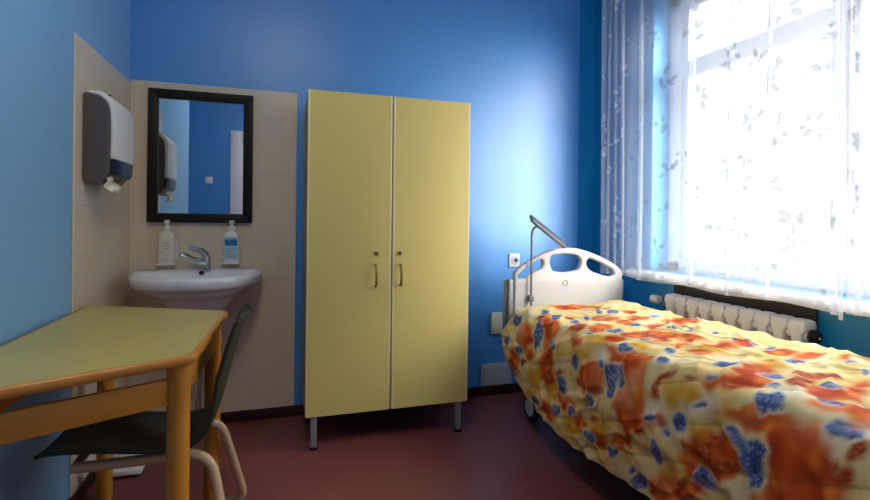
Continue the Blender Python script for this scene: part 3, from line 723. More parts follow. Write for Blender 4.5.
BLOBS = [
('g', [(0.423,1.284),(0.407,1.281),(0.391,1.257),(0.383,1.23),(0.391,1.208),(0.408,1.206),(0.425,1.215),(0.435,1.243),(0.433,1.269)]),
('g', [(0.182,1.23),(0.158,1.219),(0.137,1.197),(0.129,1.179),(0.137,1.168),(0.154,1.167),(0.174,1.182),(0.192,1.207),(0.192,1.221)]),
('g', [(0.241,0.616),(0.217,0.602),(0.188,0.55),(0.175,0.503),(0.176,0.472),(0.195,0.472),(0.221,0.499),(0.245,0.556),(0.255,0.607)]),
('g', [(0.365,1.12),(0.342,1.116),(0.328,1.102),(0.324,1.083),(0.336,1.069),(0.357,1.067),(0.378,1.078),(0.388,1.096),(0.379,1.109)]),
('g', [(0.434,1.438),(0.419,1.43),(0.403,1.407),(0.395,1.37),(0.398,1.347),(0.411,1.346),(0.428,1.369),(0.439,1.396),(0.44,1.421)]),
('g', [(0.509,0.829),(0.494,0.834),(0.477,0.815),(0.468,0.779),(0.468,0.746),(0.479,0.728),(0.501,0.731),(0.516,0.762),(0.527,0.791)]),
('g', [(0.569,0.97),(0.544,0.991),(0.521,0.989),(0.51,0.971),(0.509,0.951),(0.528,0.929),(0.547,0.925),(0.575,0.924),(0.584,0.941)]),
('g', [(0.432,0.77),(0.416,0.766),(0.402,0.742),(0.394,0.7),(0.402,0.672),(0.418,0.674),(0.431,0.693),(0.441,0.722),(0.441,0.749)]),
('g', [(0.746,1.138),(0.692,1.173),(0.634,1.191),(0.612,1.17),(0.63,1.124),(0.668,1.09),(0.71,1.077),(0.747,1.085),(0.764,1.107)]),
('g', [(0.715,1.369),(0.688,1.382),(0.66,1.38),(0.64,1.368),(0.648,1.342),(0.668,1.326),(0.707,1.314),(0.749,1.309),(0.75,1.334)]),
('g', [(0.716,1.577),(0.684,1.588),(0.644,1.594),(0.627,1.581),(0.632,1.561),(0.652,1.547),(0.682,1.545),(0.722,1.543),(0.734,1.557)]),
('g', [(0.235,1.33),(0.217,1.328),(0.199,1.306),(0.19,1.286),(0.191,1.264),(0.207,1.262),(0.23,1.274),(0.244,1.299),(0.246,1.32)]),
('g', [(0.238,0.415),(0.205,0.397),(0.173,0.358),(0.161,0.317),(0.169,0.29),(0.207,0.304),(0.242,0.332),(0.262,0.372),(0.263,0.413)]),
('w', [(0.432,1.704),(0.407,1.704),(0.385,1.684),(0.38,1.66),(0.395,1.642),(0.423,1.634),(0.445,1.645),(0.458,1.664),(0.452,1.688)]),
('w', [(0.353,1.195),(0.329,1.189),(0.312,1.171),(0.31,1.149),(0.323,1.136),(0.341,1.132),(0.36,1.139),(0.37,1.159),(0.366,1.183)]),
('w', [(0.429,1.383),(0.414,1.374),(0.394,1.341),(0.383,1.306),(0.39,1.276),(0.405,1.271),(0.428,1.295),(0.442,1.326),(0.443,1.364)]),
('w', [(0.573,1.544),(0.543,1.558),(0.515,1.552),(0.508,1.525),(0.514,1.496),(0.531,1.485),(0.552,1.489),(0.569,1.511),(0.582,1.528)]),
('w', [(0.444,0.882),(0.431,0.889),(0.418,0.866),(0.414,0.834),(0.416,0.802),(0.43,0.791),(0.445,0.801),(0.456,0.827),(0.454,0.858)]),
('w', [(0.366,0.624),(0.346,0.621),(0.329,0.605),(0.328,0.579),(0.338,0.557),(0.363,0.558),(0.382,0.575),(0.391,0.597),(0.386,0.613)]),
('o', [(0.395,0.321),(0.349,0.313),(0.317,0.283),(0.311,0.237),(0.337,0.202),(0.389,0.198),(0.427,0.199),(0.44,0.237),(0.428,0.287)]),
('o', [(0.215,0.189),(0.146,0.162),(0.053,0.096),(0.016,0.059),(0.027,0.036),(0.152,0.084),(0.236,0.127),(0.273,0.168),(0.264,0.199)]),
('o', [(0.37,0.895),(0.33,0.879),(0.299,0.834),(0.287,0.772),(0.303,0.728),(0.346,0.735),(0.387,0.777),(0.403,0.822),(0.398,0.873)]),
('o', [(0.857,0.136),(0.789,0.207),(0.708,0.247),(0.667,0.216),(0.659,0.162),(0.697,0.098),(0.74,0.095),(0.798,0.105),(0.85,0.113)]),
('o', [(0.713,0.865),(0.675,0.888),(0.619,0.894),(0.593,0.863),(0.595,0.816),(0.63,0.771),(0.689,0.748),(0.727,0.77),(0.748,0.804)]),
('o', [(0.568,0.844),(0.541,0.863),(0.519,0.853),(0.503,0.828),(0.502,0.802),(0.519,0.78),(0.54,0.778),(0.564,0.795),(0.576,0.82)]),
('o', [(1.064,0.703),(0.996,0.755),(0.943,0.758),(0.927,0.716),(0.907,0.699),(0.939,0.666),(1.046,0.59),(1.081,0.617),(1.08,0.668)]),
('o', [(0.213,0.66),(0.191,0.678),(0.168,0.679),(0.157,0.656),(0.162,0.615),(0.174,0.57),(0.201,0.565),(0.223,0.587),(0.229,0.628)]),
('o', [(0.338,1.47),(0.294,1.444),(0.246,1.395),(0.217,1.33),(0.229,1.282),(0.284,1.288),(0.337,1.336),(0.364,1.39),(0.364,1.447)]),
('o', [(0.557,1.443),(0.526,1.446),(0.496,1.414),(0.472,1.369),(0.472,1.318),(0.483,1.308),(0.504,1.341),(0.545,1.372),(0.572,1.41)]),
('o', [(0.657,1.384),(0.614,1.406),(0.574,1.408),(0.555,1.387),(0.557,1.36),(0.578,1.344),(0.631,1.322),(0.676,1.323),(0.68,1.352)]),
('o', [(0.568,1.684),(0.54,1.687),(0.514,1.667),(0.509,1.629),(0.514,1.595),(0.528,1.585),(0.56,1.594),(0.572,1.631),(0.575,1.666)]),
('o', [(1.14,1.354),(1.123,1.354),(1.067,1.362),(1.0,1.369),(1.01,1.341),(1.047,1.316),(1.085,1.315),(1.123,1.322),(1.135,1.346)]),
('o', [(0.811,0.991),(0.782,1.004),(0.744,1.007),(0.732,0.977),(0.729,0.952),(0.756,0.923),(0.795,0.911),(0.808,0.942),(0.816,0.973)]),
('o', [(0.798,1.096),(0.772,1.107),(0.73,1.12),(0.716,1.101),(0.713,1.085),(0.731,1.065),(0.765,1.055),(0.8,1.055),(0.81,1.075)]),
('o', [(0.694,0.939),(0.652,0.971),(0.631,0.966),(0.613,0.95),(0.61,0.932),(0.625,0.914),(0.653,0.905),(0.69,0.901),(0.697,0.923)]),
('o', [(0.782,0.528),(0.745,0.553),(0.705,0.55),(0.679,0.522),(0.694,0.456),(0.705,0.439),(0.743,0.432),(0.777,0.455),(0.789,0.496)]),
('o', [(0.948,0.548),(0.918,0.565),(0.868,0.58),(0.835,0.571),(0.825,0.55),(0.837,0.536),(0.869,0.528),(0.928,0.509),(0.951,0.526)]),
('o', [(0.1,0.492),(0.079,0.509),(0.057,0.505),(0.038,0.472),(0.032,0.422),(0.037,0.381),(0.079,0.4),(0.102,0.428),(0.11,0.461)]),
('o', [(0.118,1.271),(0.073,1.236),(0.044,1.192),(0.026,1.133),(0.039,1.101),(0.094,1.138),(0.129,1.179),(0.15,1.232),(0.149,1.271)]),
('o', [(0.969,1.215),(0.943,1.226),(0.918,1.214),(0.884,1.207),(0.873,1.191),(0.922,1.153),(0.966,1.143),(0.988,1.16),(0.988,1.192)]),
('o', [(0.63,0.661),(0.6,0.686),(0.559,0.702),(0.545,0.679),(0.541,0.654),(0.552,0.634),(0.583,0.62),(0.62,0.618),(0.633,0.642)]),
('o', [(0.491,0.308),(0.545,0.364),(0.448,0.514),(0.375,0.519),(0.247,0.509),(0.223,0.442),(0.312,0.424),(0.406,0.429)]),
('o', [(0.459,0.853),(0.476,0.969),(0.482,1.068),(0.401,1.089),(0.301,1.122),(0.23,1.028),(0.27,0.983),(0.373,0.986),(0.414,0.96)]),
('o', [(0.421,1.444),(0.452,1.495),(0.452,1.582),(0.46,1.653),(0.404,1.657),(0.32,1.641),(0.247,1.499),(0.345,1.556),(0.402,1.546),(0.402,1.482)]),
('r', [(0.257,0.286),(0.236,0.268),(0.214,0.241),(0.203,0.215),(0.211,0.205),(0.229,0.211),(0.25,0.234),(0.266,0.266),(0.266,0.279)]),
('r', [(0.539,0.635),(0.517,0.654),(0.494,0.646),(0.488,0.604),(0.482,0.573),(0.492,0.559),(0.518,0.55),(0.546,0.557),(0.55,0.601)]),
('r', [(0.207,0.865),(0.191,0.853),(0.178,0.838),(0.169,0.811),(0.176,0.799),(0.188,0.8),(0.204,0.815),(0.213,0.835),(0.214,0.853)]),
('r', [(0.785,1.493),(0.746,1.503),(0.715,1.481),(0.68,1.457),(0.66,1.437),(0.684,1.421),(0.734,1.419),(0.784,1.437),(0.785,1.477)]),
('r', [(0.69,1.481),(0.661,1.493),(0.614,1.501),(0.588,1.494),(0.592,1.472),(0.611,1.458),(0.627,1.464),(0.669,1.462),(0.694,1.468)]),
('r', [(0.507,1.392),(0.494,1.396),(0.484,1.392),(0.479,1.378),(0.478,1.365),(0.486,1.358),(0.498,1.362),(0.509,1.369),(0.511,1.38)]),
('r', [(0.457,1.754),(0.444,1.754),(0.435,1.745),(0.429,1.731),(0.436,1.72),(0.449,1.716),(0.461,1.717),(0.472,1.729),(0.468,1.745)]),
('r', [(0.398,1.738),(0.382,1.73),(0.373,1.72),(0.374,1.709),(0.387,1.708),(0.409,1.712),(0.423,1.72),(0.424,1.732),(0.418,1.741)]),
('r', [(0.421,1.717),(0.415,1.717),(0.408,1.711),(0.407,1.703),(0.41,1.695),(0.416,1.693),(0.424,1.696),(0.431,1.704),(0.429,1.71)]),
('r', [(0.322,1.394),(0.31,1.389),(0.292,1.366),(0.279,1.332),(0.284,1.314),(0.298,1.319),(0.317,1.339),(0.329,1.364),(0.329,1.383)]),
('r', [(0.312,1.465),(0.296,1.445),(0.275,1.412),(0.256,1.367),(0.245,1.332),(0.254,1.332),(0.281,1.372),(0.302,1.415),(0.315,1.449)]),
('r', [(0.324,0.896),(0.313,0.883),(0.292,0.84),(0.28,0.788),(0.269,0.737),(0.279,0.734),(0.305,0.791),(0.323,0.84),(0.329,0.878)]),
('r', [(0.316,0.529),(0.28,0.518),(0.254,0.493),(0.254,0.478),(0.279,0.461),(0.316,0.46),(0.346,0.473),(0.361,0.497),(0.347,0.518)]),
('r', [(0.378,1.132),(0.408,1.132),(0.445,1.156),(0.473,1.181),(0.485,1.207),(0.466,1.208),(0.441,1.184),(0.415,1.17),(0.382,1.158)]),
('b', [(0.444,0.178),(0.428,0.187),(0.413,0.18),(0.41,0.139),(0.421,0.099),(0.446,0.076),(0.461,0.084),(0.463,0.119),(0.461,0.15)]),
('b', [(0.423,0.41),(0.379,0.411),(0.353,0.393),(0.356,0.366),(0.39,0.347),(0.434,0.338),(0.47,0.321),(0.48,0.337),(0.46,0.382)]),
('b', [(0.299,0.108),(0.28,0.107),(0.259,0.099),(0.247,0.077),(0.248,0.053),(0.267,0.039),(0.31,0.069),(0.327,0.093),(0.326,0.108)]),
('b', [(0.306,0.262),(0.29,0.254),(0.264,0.221),(0.253,0.189),(0.258,0.17),(0.278,0.176),(0.303,0.195),(0.317,0.22),(0.318,0.25)]),
('b', [(0.387,0.734),(0.367,0.73),(0.351,0.708),(0.349,0.684),(0.357,0.662),(0.378,0.659),(0.397,0.674),(0.406,0.701),(0.4,0.721)]),
('b', [(0.279,0.636),(0.249,0.638),(0.228,0.633),(0.218,0.605),(0.23,0.575),(0.254,0.552),(0.287,0.564),(0.304,0.592),(0.301,0.62)]),
('b', [(0.269,0.837),(0.249,0.826),(0.232,0.803),(0.226,0.77),(0.225,0.738),(0.245,0.744),(0.267,0.765),(0.283,0.799),(0.28,0.828)]),
('b', [(0.416,0.89),(0.407,0.888),(0.401,0.878),(0.399,0.864),(0.403,0.853),(0.413,0.847),(0.419,0.852),(0.426,0.86),(0.424,0.878)]),
('b', [(0.55,0.401),(0.533,0.422),(0.518,0.42),(0.514,0.396),(0.522,0.359),(0.533,0.342),(0.557,0.323),(0.571,0.329),(0.57,0.359)]),
('b', [(0.697,0.427),(0.686,0.434),(0.66,0.45),(0.653,0.437),(0.663,0.405),(0.67,0.392),(0.683,0.391),(0.697,0.397),(0.706,0.405)]),
('b', [(0.58,0.512),(0.555,0.541),(0.541,0.539),(0.539,0.516),(0.544,0.488),(0.563,0.462),(0.582,0.448),(0.602,0.447),(0.606,0.465)]),
('b', [(0.5,0.967),(0.486,0.971),(0.478,0.952),(0.477,0.928),(0.482,0.908),(0.496,0.891),(0.507,0.899),(0.517,0.916),(0.51,0.947)]),
('b', [(0.636,0.752),(0.619,0.761),(0.584,0.774),(0.568,0.755),(0.563,0.735),(0.58,0.714),(0.608,0.701),(0.64,0.699),(0.644,0.729)]),
('b', [(0.79,0.673),(0.751,0.708),(0.735,0.708),(0.722,0.697),(0.72,0.682),(0.748,0.649),(0.771,0.636),(0.8,0.628),(0.8,0.652)]),
('b', [(0.87,0.792),(0.836,0.82),(0.828,0.813),(0.807,0.812),(0.815,0.793),(0.842,0.763),(0.866,0.752),(0.907,0.73),(0.895,0.757)]),
('b', [(0.58,1.089),(0.559,1.104),(0.545,1.102),(0.539,1.093),(0.549,1.07),(0.574,1.042),(0.593,1.034),(0.607,1.042),(0.604,1.059)]),
('b', [(0.507,1.142),(0.496,1.152),(0.485,1.145),(0.479,1.127),(0.482,1.109),(0.49,1.102),(0.502,1.103),(0.508,1.115),(0.511,1.132)]),
('b', [(0.028,0.077),(0.008,0.091),(0.004,0.097),(0.004,0.085),(0.004,0.056),(0.004,0.023),(0.01,0.009),(0.059,0.041),(0.073,0.073)]),
('b', [(0.141,0.571),(0.121,0.574),(0.099,0.555),(0.086,0.529),(0.087,0.504),(0.107,0.496),(0.127,0.5),(0.143,0.518),(0.143,0.542)]),
('b', [(0.493,1.73),(0.478,1.727),(0.469,1.707),(0.464,1.682),(0.47,1.663),(0.48,1.659),(0.493,1.671),(0.507,1.692),(0.503,1.715)]),
('b', [(0.349,1.285),(0.329,1.277),(0.313,1.258),(0.313,1.241),(0.325,1.232),(0.35,1.241),(0.369,1.255),(0.374,1.272),(0.367,1.288)]),
('b', [(0.233,1.188),(0.196,1.182),(0.17,1.17),(0.164,1.153),(0.184,1.138),(0.224,1.145),(0.251,1.145),(0.266,1.158),(0.259,1.172)]),
('b', [(0.223,1.386),(0.204,1.372),(0.189,1.345),(0.186,1.318),(0.199,1.308),(0.216,1.315),(0.233,1.331),(0.242,1.361),(0.238,1.384)]),
('b', [(0.039,1.083),(0.016,1.066),(0.006,1.04),(0.009,1.021),(0.025,1.016),(0.052,1.034),(0.085,1.075),(0.089,1.099),(0.074,1.105)]),
('b', [(0.6,1.319),(0.578,1.328),(0.553,1.325),(0.546,1.301),(0.548,1.277),(0.561,1.265),(0.588,1.262),(0.62,1.264),(0.615,1.296)]),
('b', [(0.956,1.062),(0.933,1.071),(0.9,1.072),(0.887,1.053),(0.898,1.022),(0.917,1.005),(0.944,1.003),(0.968,1.014),(0.969,1.044)]),
('b', [(0.878,1.318),(0.833,1.344),(0.803,1.35),(0.768,1.356),(0.78,1.335),(0.797,1.321),(0.859,1.289),(0.886,1.289),(0.892,1.302)]),
('b', [(0.555,1.651),(0.549,1.646),(0.545,1.625),(0.547,1.599),(0.55,1.579),(0.565,1.572),(0.576,1.581),(0.578,1.606),(0.571,1.632)]),
('b', [(0.959,1.093),(0.929,1.111),(0.89,1.128),(0.86,1.133),(0.859,1.121),(0.882,1.101),(0.914,1.088),(0.938,1.086),(0.97,1.078)]),
('b', [(0.895,0.86),(0.873,0.878),(0.856,0.88),(0.855,0.863),(0.858,0.849),(0.874,0.832),(0.89,0.825),(0.912,0.821),(0.909,0.84)]),
('b', [(0.912,1.486),(0.882,1.5),(0.859,1.506),(0.866,1.493),(0.877,1.48),(0.905,1.466),(0.915,1.464),(0.936,1.459),(0.924,1.474)]),
('b', [(0.325,1.17),(0.314,1.165),(0.306,1.151),(0.3,1.135),(0.305,1.125),(0.316,1.126),(0.324,1.135),(0.33,1.147),(0.331,1.164)]),
('b', [(0.559,0.277),(0.536,0.307),(0.523,0.309),(0.523,0.283),(0.528,0.255),(0.539,0.236),(0.558,0.218),(0.569,0.224),(0.567,0.254)]),
('b', [(0.866,0.414),(0.844,0.431),(0.826,0.427),(0.816,0.408),(0.806,0.403),(0.818,0.384),(0.841,0.374),(0.86,0.385),(0.873,0.396)]),
('b', [(1.08,0.742),(1.094,0.716),(1.098,0.695),(1.089,0.678),(1.099,0.649),(1.102,0.647),(1.107,0.657),(1.101,0.687),(1.086,0.725)]),
('b', [(0.404,0.997),(0.38,1.002),(0.366,0.996),(0.366,0.984),(0.385,0.973),(0.407,0.967),(0.427,0.959),(0.433,0.966),(0.427,0.983)]),
('b', [(0.424,0.888),(0.427,0.961),(0.396,0.97),(0.326,0.968),(0.307,0.924),(0.368,0.91)]),
('b', [(0.389,1.421),(0.398,1.446),(0.387,1.484),(0.392,1.547),(0.344,1.531),(0.284,1.518),(0.278,1.498),(0.313,1.482),(0.356,1.473),(0.366,1.439)]),
('b', [(0.482,1.469),(0.508,1.464),(0.506,1.495),(0.533,1.5),(0.501,1.546),(0.476,1.557),(0.463,1.544),(0.465,1.531),(0.453,1.519),(0.457,1.489)]),
('g', [(0.106,0.341),(0.059,0.292),(0.016,0.238),(0.012,0.218),(0.043,0.227),(0.101,0.274),(0.137,0.318),(0.149,0.343),(0.134,0.349)]),
('g', [(0.113,0.738),(0.076,0.686),(0.057,0.642),(0.067,0.615),(0.1,0.63),(0.137,0.667),(0.161,0.707),(0.163,0.739),(0.147,0.757)]),
('g', [(0.115,0.943),(0.086,0.907),(0.068,0.864),(0.075,0.84),(0.102,0.848),(0.14,0.89),(0.162,0.928),(0.161,0.952),(0.143,0.958)]),
('g', [(0.247,0.783),(0.23,0.779),(0.219,0.77),(0.216,0.752),(0.218,0.73),(0.238,0.735),(0.257,0.75),(0.265,0.769),(0.265,0.784)]),
('g', [(0.135,1.028),(0.113,1.017),(0.098,0.997),(0.096,0.983),(0.1,0.971),(0.113,0.971),(0.134,0.988),(0.139,1.005),(0.141,1.023)]),
('g', [(0.386,0.618),(0.373,0.613),(0.362,0.601),(0.361,0.586),(0.367,0.568),(0.379,0.567),(0.392,0.574),(0.4,0.592),(0.396,0.609)]),
('g', [(0.436,1.31),(0.424,1.309),(0.415,1.296),(0.411,1.282),(0.416,1.265),(0.428,1.258),(0.44,1.269),(0.448,1.282),(0.446,1.301)]),
('g', [(0.361,1.36),(0.352,1.357),(0.342,1.345),(0.337,1.324),(0.337,1.308),(0.346,1.308),(0.358,1.319),(0.367,1.337),(0.369,1.355)]),
('g', [(0.181,0.915),(0.153,0.899),(0.125,0.865),(0.12,0.834),(0.134,0.821),(0.159,0.822),(0.182,0.837),(0.203,0.876),(0.202,0.904)]),
('o', [(0.148,0.892),(0.125,0.904),(0.101,0.893),(0.085,0.867),(0.085,0.835),(0.099,0.812),(0.123,0.809),(0.14,0.823),(0.151,0.858)]),
('o', [(0.169,0.747),(0.158,0.769),(0.144,0.769),(0.135,0.755),(0.128,0.715),(0.135,0.686),(0.151,0.685),(0.166,0.695),(0.174,0.721)]),
('o', [(0.198,1.04),(0.171,1.022),(0.15,0.996),(0.141,0.967),(0.147,0.947),(0.169,0.951),(0.196,0.982),(0.21,1.01),(0.213,1.037)]),
('o', [(0.186,1.348),(0.166,1.341),(0.136,1.304),(0.112,1.261),(0.106,1.232),(0.123,1.233),(0.16,1.271),(0.185,1.309),(0.193,1.339)]),
('o', [(0.317,0.355),(0.299,0.349),(0.287,0.336),(0.28,0.314),(0.292,0.305),(0.308,0.302),(0.325,0.314),(0.332,0.329),(0.331,0.35)]),
('o', [(0.46,0.692),(0.452,0.697),(0.443,0.683),(0.443,0.653),(0.443,0.628),(0.452,0.617),(0.462,0.625),(0.465,0.654),(0.465,0.678)]),
('o', [(0.333,1.208),(0.312,1.198),(0.299,1.185),(0.298,1.171),(0.309,1.164),(0.326,1.165),(0.341,1.17),(0.349,1.185),(0.346,1.205)]),
('o', [(0.571,0.709),(0.556,0.718),(0.536,0.718),(0.525,0.702),(0.523,0.684),(0.533,0.668),(0.547,0.67),(0.569,0.67),(0.579,0.686)]),
('o', [(0.797,0.606),(0.763,0.634),(0.738,0.634),(0.717,0.622),(0.715,0.602),(0.737,0.576),(0.762,0.567),(0.794,0.565),(0.805,0.583)]),
('o', [(0.854,0.727),(0.828,0.745),(0.788,0.762),(0.769,0.754),(0.781,0.717),(0.818,0.675),(0.863,0.646),(0.893,0.646),(0.876,0.691)]),
('o', [(0.867,0.266),(0.818,0.314),(0.795,0.298),(0.766,0.281),(0.776,0.228),(0.799,0.19),(0.867,0.131),(0.904,0.14),(0.891,0.214)]),
('o', [(0.649,1.17),(0.614,1.192),(0.588,1.193),(0.586,1.164),(0.607,1.121),(0.635,1.095),(0.654,1.096),(0.665,1.117),(0.665,1.144)]),
('o', [(0.694,1.027),(0.676,1.037),(0.659,1.031),(0.642,1.023),(0.647,1.003),(0.657,0.991),(0.678,0.985),(0.703,0.985),(0.706,1.006)]),
('o', [(1.002,1.288),(0.969,1.3),(0.946,1.294),(0.932,1.275),(0.934,1.258),(0.962,1.237),(0.991,1.235),(1.022,1.241),(1.026,1.261)]),
('o', [(0.462,0.481),(0.447,0.484),(0.437,0.472),(0.436,0.449),(0.442,0.423),(0.455,0.411),(0.471,0.412),(0.477,0.431),(0.471,0.459)]),
('b', [(0.092,0.356),(0.08,0.371),(0.061,0.362),(0.048,0.34),(0.03,0.295),(0.035,0.274),(0.052,0.273),(0.074,0.293),(0.093,0.33)]),
('b', [(0.172,0.697),(0.157,0.689),(0.145,0.676),(0.14,0.661),(0.15,0.655),(0.168,0.655),(0.18,0.661),(0.187,0.674),(0.183,0.687)]),
('b', [(0.127,0.816),(0.11,0.822),(0.094,0.814),(0.082,0.795),(0.087,0.779),(0.101,0.769),(0.119,0.768),(0.132,0.781),(0.135,0.798)]),
('b', [(0.119,0.95),(0.105,0.952),(0.089,0.946),(0.076,0.929),(0.076,0.91),(0.084,0.898),(0.097,0.893),(0.113,0.91),(0.123,0.934)]),
('b', [(0.299,1.218),(0.29,1.213),(0.283,1.205),(0.279,1.195),(0.283,1.187),(0.293,1.187),(0.302,1.192),(0.308,1.205),(0.306,1.212)]),
('b', [(0.087,1.052),(0.073,1.043),(0.058,1.025),(0.052,1.009),(0.056,1.003),(0.071,1.007),(0.085,1.02),(0.097,1.039),(0.098,1.052)]),
('b', [(0.42,1.342),(0.415,1.338),(0.408,1.33),(0.404,1.32),(0.409,1.313),(0.412,1.31),(0.42,1.317),(0.424,1.323),(0.424,1.334)]),
('b', [(0.409,0.551),(0.398,0.549),(0.388,0.534),(0.388,0.521),(0.396,0.513),(0.406,0.5),(0.416,0.499),(0.42,0.512),(0.418,0.539)]),
('b', [(0.805,0.38),(0.791,0.395),(0.763,0.412),(0.758,0.402),(0.758,0.39),(0.772,0.368),(0.802,0.344),(0.804,0.358),(0.814,0.361)]),
('b', [(1.029,0.512),(1.01,0.527),(0.982,0.542),(0.965,0.54),(0.966,0.525),(0.98,0.509),(0.999,0.501),(1.02,0.498),(1.036,0.498)]),
('b', [(0.614,0.922),(0.607,0.928),(0.589,0.931),(0.581,0.921),(0.579,0.91),(0.596,0.891),(0.606,0.892),(0.614,0.9),(0.618,0.914)]),
('b', [(0.518,0.709),(0.511,0.71),(0.503,0.704),(0.498,0.696),(0.498,0.684),(0.502,0.678),(0.509,0.678),(0.519,0.685),(0.52,0.699)]),
('b', [(0.495,1.337),(0.491,1.337),(0.489,1.326),(0.484,1.312),(0.485,1.305),(0.487,1.303),(0.494,1.304),(0.498,1.318),(0.5,1.328)]),
('b', [(0.568,1.474),(0.554,1.481),(0.546,1.48),(0.545,1.471),(0.542,1.468),(0.552,1.458),(0.563,1.457),(0.573,1.459),(0.572,1.468)]),
('r', [(0.249,0.484),(0.238,0.472),(0.224,0.44),(0.21,0.404),(0.209,0.386),(0.216,0.39),(0.23,0.41),(0.244,0.447),(0.25,0.473)]),
('r', [(0.321,0.636),(0.315,0.629),(0.304,0.604),(0.293,0.568),(0.291,0.543),(0.302,0.551),(0.314,0.572),(0.324,0.609),(0.328,0.629)]),
('r', [(0.25,1.121),(0.245,1.108),(0.239,1.091),(0.245,1.081),(0.249,1.072),(0.255,1.072),(0.262,1.09),(0.262,1.108),(0.259,1.12)]),
('r', [(0.312,1.482),(0.304,1.475),(0.289,1.452),(0.283,1.43),(0.278,1.417),(0.284,1.419),(0.295,1.43),(0.307,1.455),(0.311,1.473)]),
('r', [(0.363,1.433),(0.358,1.427),(0.346,1.405),(0.337,1.384),(0.337,1.371),(0.341,1.37),(0.349,1.383),(0.358,1.406),(0.366,1.426)]),
('r', [(0.476,1.282),(0.47,1.28),(0.466,1.27),(0.464,1.256),(0.464,1.244),(0.466,1.244),(0.473,1.247),(0.477,1.259),(0.477,1.272)]),
('r', [(0.477,0.462),(0.468,0.459),(0.462,0.436),(0.457,0.402),(0.454,0.385),(0.462,0.379),(0.472,0.385),(0.48,0.408),(0.48,0.446)]),
('r', [(0.628,0.408),(0.615,0.418),(0.583,0.435),(0.562,0.434),(0.556,0.42),(0.564,0.41),(0.592,0.386),(0.616,0.383),(0.631,0.389)]),
('r', [(0.957,0.433),(0.923,0.463),(0.898,0.468),(0.884,0.457),(0.881,0.441),(0.897,0.422),(0.927,0.404),(0.962,0.391),(0.97,0.407)]),
('o', [(0.916,1.1),(0.873,1.121),(0.825,1.121),(0.792,1.102),(0.793,1.07),(0.81,1.056),(0.848,1.054),(0.911,1.046),(0.934,1.07)]),
('o', [(0.784,1.564),(0.747,1.581),(0.73,1.577),(0.725,1.565),(0.746,1.541),(0.776,1.522),(0.799,1.518),(0.809,1.531),(0.8,1.549)]),
('o', [(0.944,1.292),(0.92,1.3),(0.891,1.301),(0.868,1.292),(0.868,1.276),(0.898,1.255),(0.931,1.246),(0.948,1.258),(0.958,1.274)]),
('o', [(0.763,0.913),(0.734,0.93),(0.712,0.929),(0.7,0.912),(0.688,0.901),(0.71,0.877),(0.749,0.856),(0.774,0.86),(0.775,0.888)]),
('o', [(1.098,0.684),(1.096,0.675),(1.09,0.648),(1.076,0.624),(1.088,0.587),(1.101,0.574),(1.115,0.578),(1.102,0.637),(1.105,0.664)]),
('b', [(0.996,1.396),(0.972,1.406),(0.947,1.41),(0.952,1.394),(0.946,1.39),(0.969,1.375),(0.998,1.365),(0.994,1.383),(1.012,1.381)]),
('b', [(0.95,0.932),(0.935,0.938),(0.918,0.941),(0.9,0.941),(0.894,0.936),(0.908,0.923),(0.936,0.908),(0.951,0.909),(0.959,0.917)]),
('b', [(0.994,1.134),(0.976,1.141),(0.954,1.144),(0.94,1.141),(0.943,1.127),(0.964,1.11),(0.99,1.101),(1.001,1.107),(1.002,1.119)]),
('o', [(1.344,0.213),(1.317,0.234),(1.269,0.23),(1.236,0.204),(1.245,0.176),(1.289,0.168),(1.333,0.187)]),
('o', [(1.394,1.839),(1.338,1.865),(1.282,1.836),(1.269,1.774),(1.31,1.729),(1.373,1.735),(1.408,1.788)]),
('o', [(1.415,0.569),(1.387,0.575),(1.352,0.554),(1.336,0.523),(1.353,0.506),(1.388,0.516),(1.415,0.546)]),
('o', [(1.552,1.66),(1.498,1.692),(1.438,1.667),(1.421,1.607),(1.459,1.557),(1.522,1.557),(1.562,1.607)]),
('o', [(1.25,1.259),(1.247,1.197),(1.294,1.158),(1.354,1.171),(1.38,1.228),(1.352,1.282),(1.292,1.293)]),
('o', [(1.303,1.218),(1.259,1.242),(1.204,1.22),(1.182,1.171),(1.209,1.132),(1.265,1.134),(1.305,1.176)]),
('o', [(1.353,0.252),(1.293,0.217),(1.284,0.149),(1.334,0.101),(1.403,0.111),(1.437,0.17),(1.41,0.233)]),
('o', [(1.256,1.812),(1.247,1.756),(1.286,1.716),(1.342,1.724),(1.371,1.773),(1.351,1.825),(1.297,1.84)]),
('b', [(1.395,0.823),(1.376,0.833),(1.352,0.825),(1.341,0.804),(1.352,0.788),(1.376,0.788),(1.394,0.805)]),
('b', [(1.303,1.608),(1.297,1.598),(1.301,1.58),(1.311,1.569),(1.32,1.573),(1.32,1.589),(1.312,1.605)]),
('b', [(1.275,1.049),(1.284,1.033),(1.306,1.026),(1.326,1.034),(1.327,1.051),(1.308,1.063),(1.285,1.061)]),
('b', [(1.293,0.824),(1.275,0.828),(1.259,0.816),(1.257,0.797),(1.271,0.785),(1.29,0.791),(1.299,0.809)]),
('b', [(1.302,1.471),(1.304,1.452),(1.322,1.439),(1.342,1.444),(1.348,1.461),(1.336,1.478),(1.314,1.481)]),
('b', [(1.243,0.143),(1.229,0.129),(1.23,0.109),(1.247,0.097),(1.266,0.104),(1.272,0.124),(1.26,0.141)]),
('b', [(1.312,0.65),(1.301,0.663),(1.282,0.663),(1.268,0.651),(1.271,0.636),(1.289,0.63),(1.307,0.637)]),
('b', [(1.391,1.76),(1.397,1.732),(1.425,1.719),(1.452,1.731),(1.457,1.759),(1.437,1.781),(1.407,1.78)]),
('r', [(1.237,0.598),(1.207,0.594),(1.192,0.567),(1.203,0.539),(1.231,0.531),(1.255,0.55),(1.256,0.58)]),
('r', [(1.523,1.231),(1.503,1.238),(1.478,1.226),(1.467,1.204),(1.479,1.189),(1.505,1.193),(1.524,1.213)]),
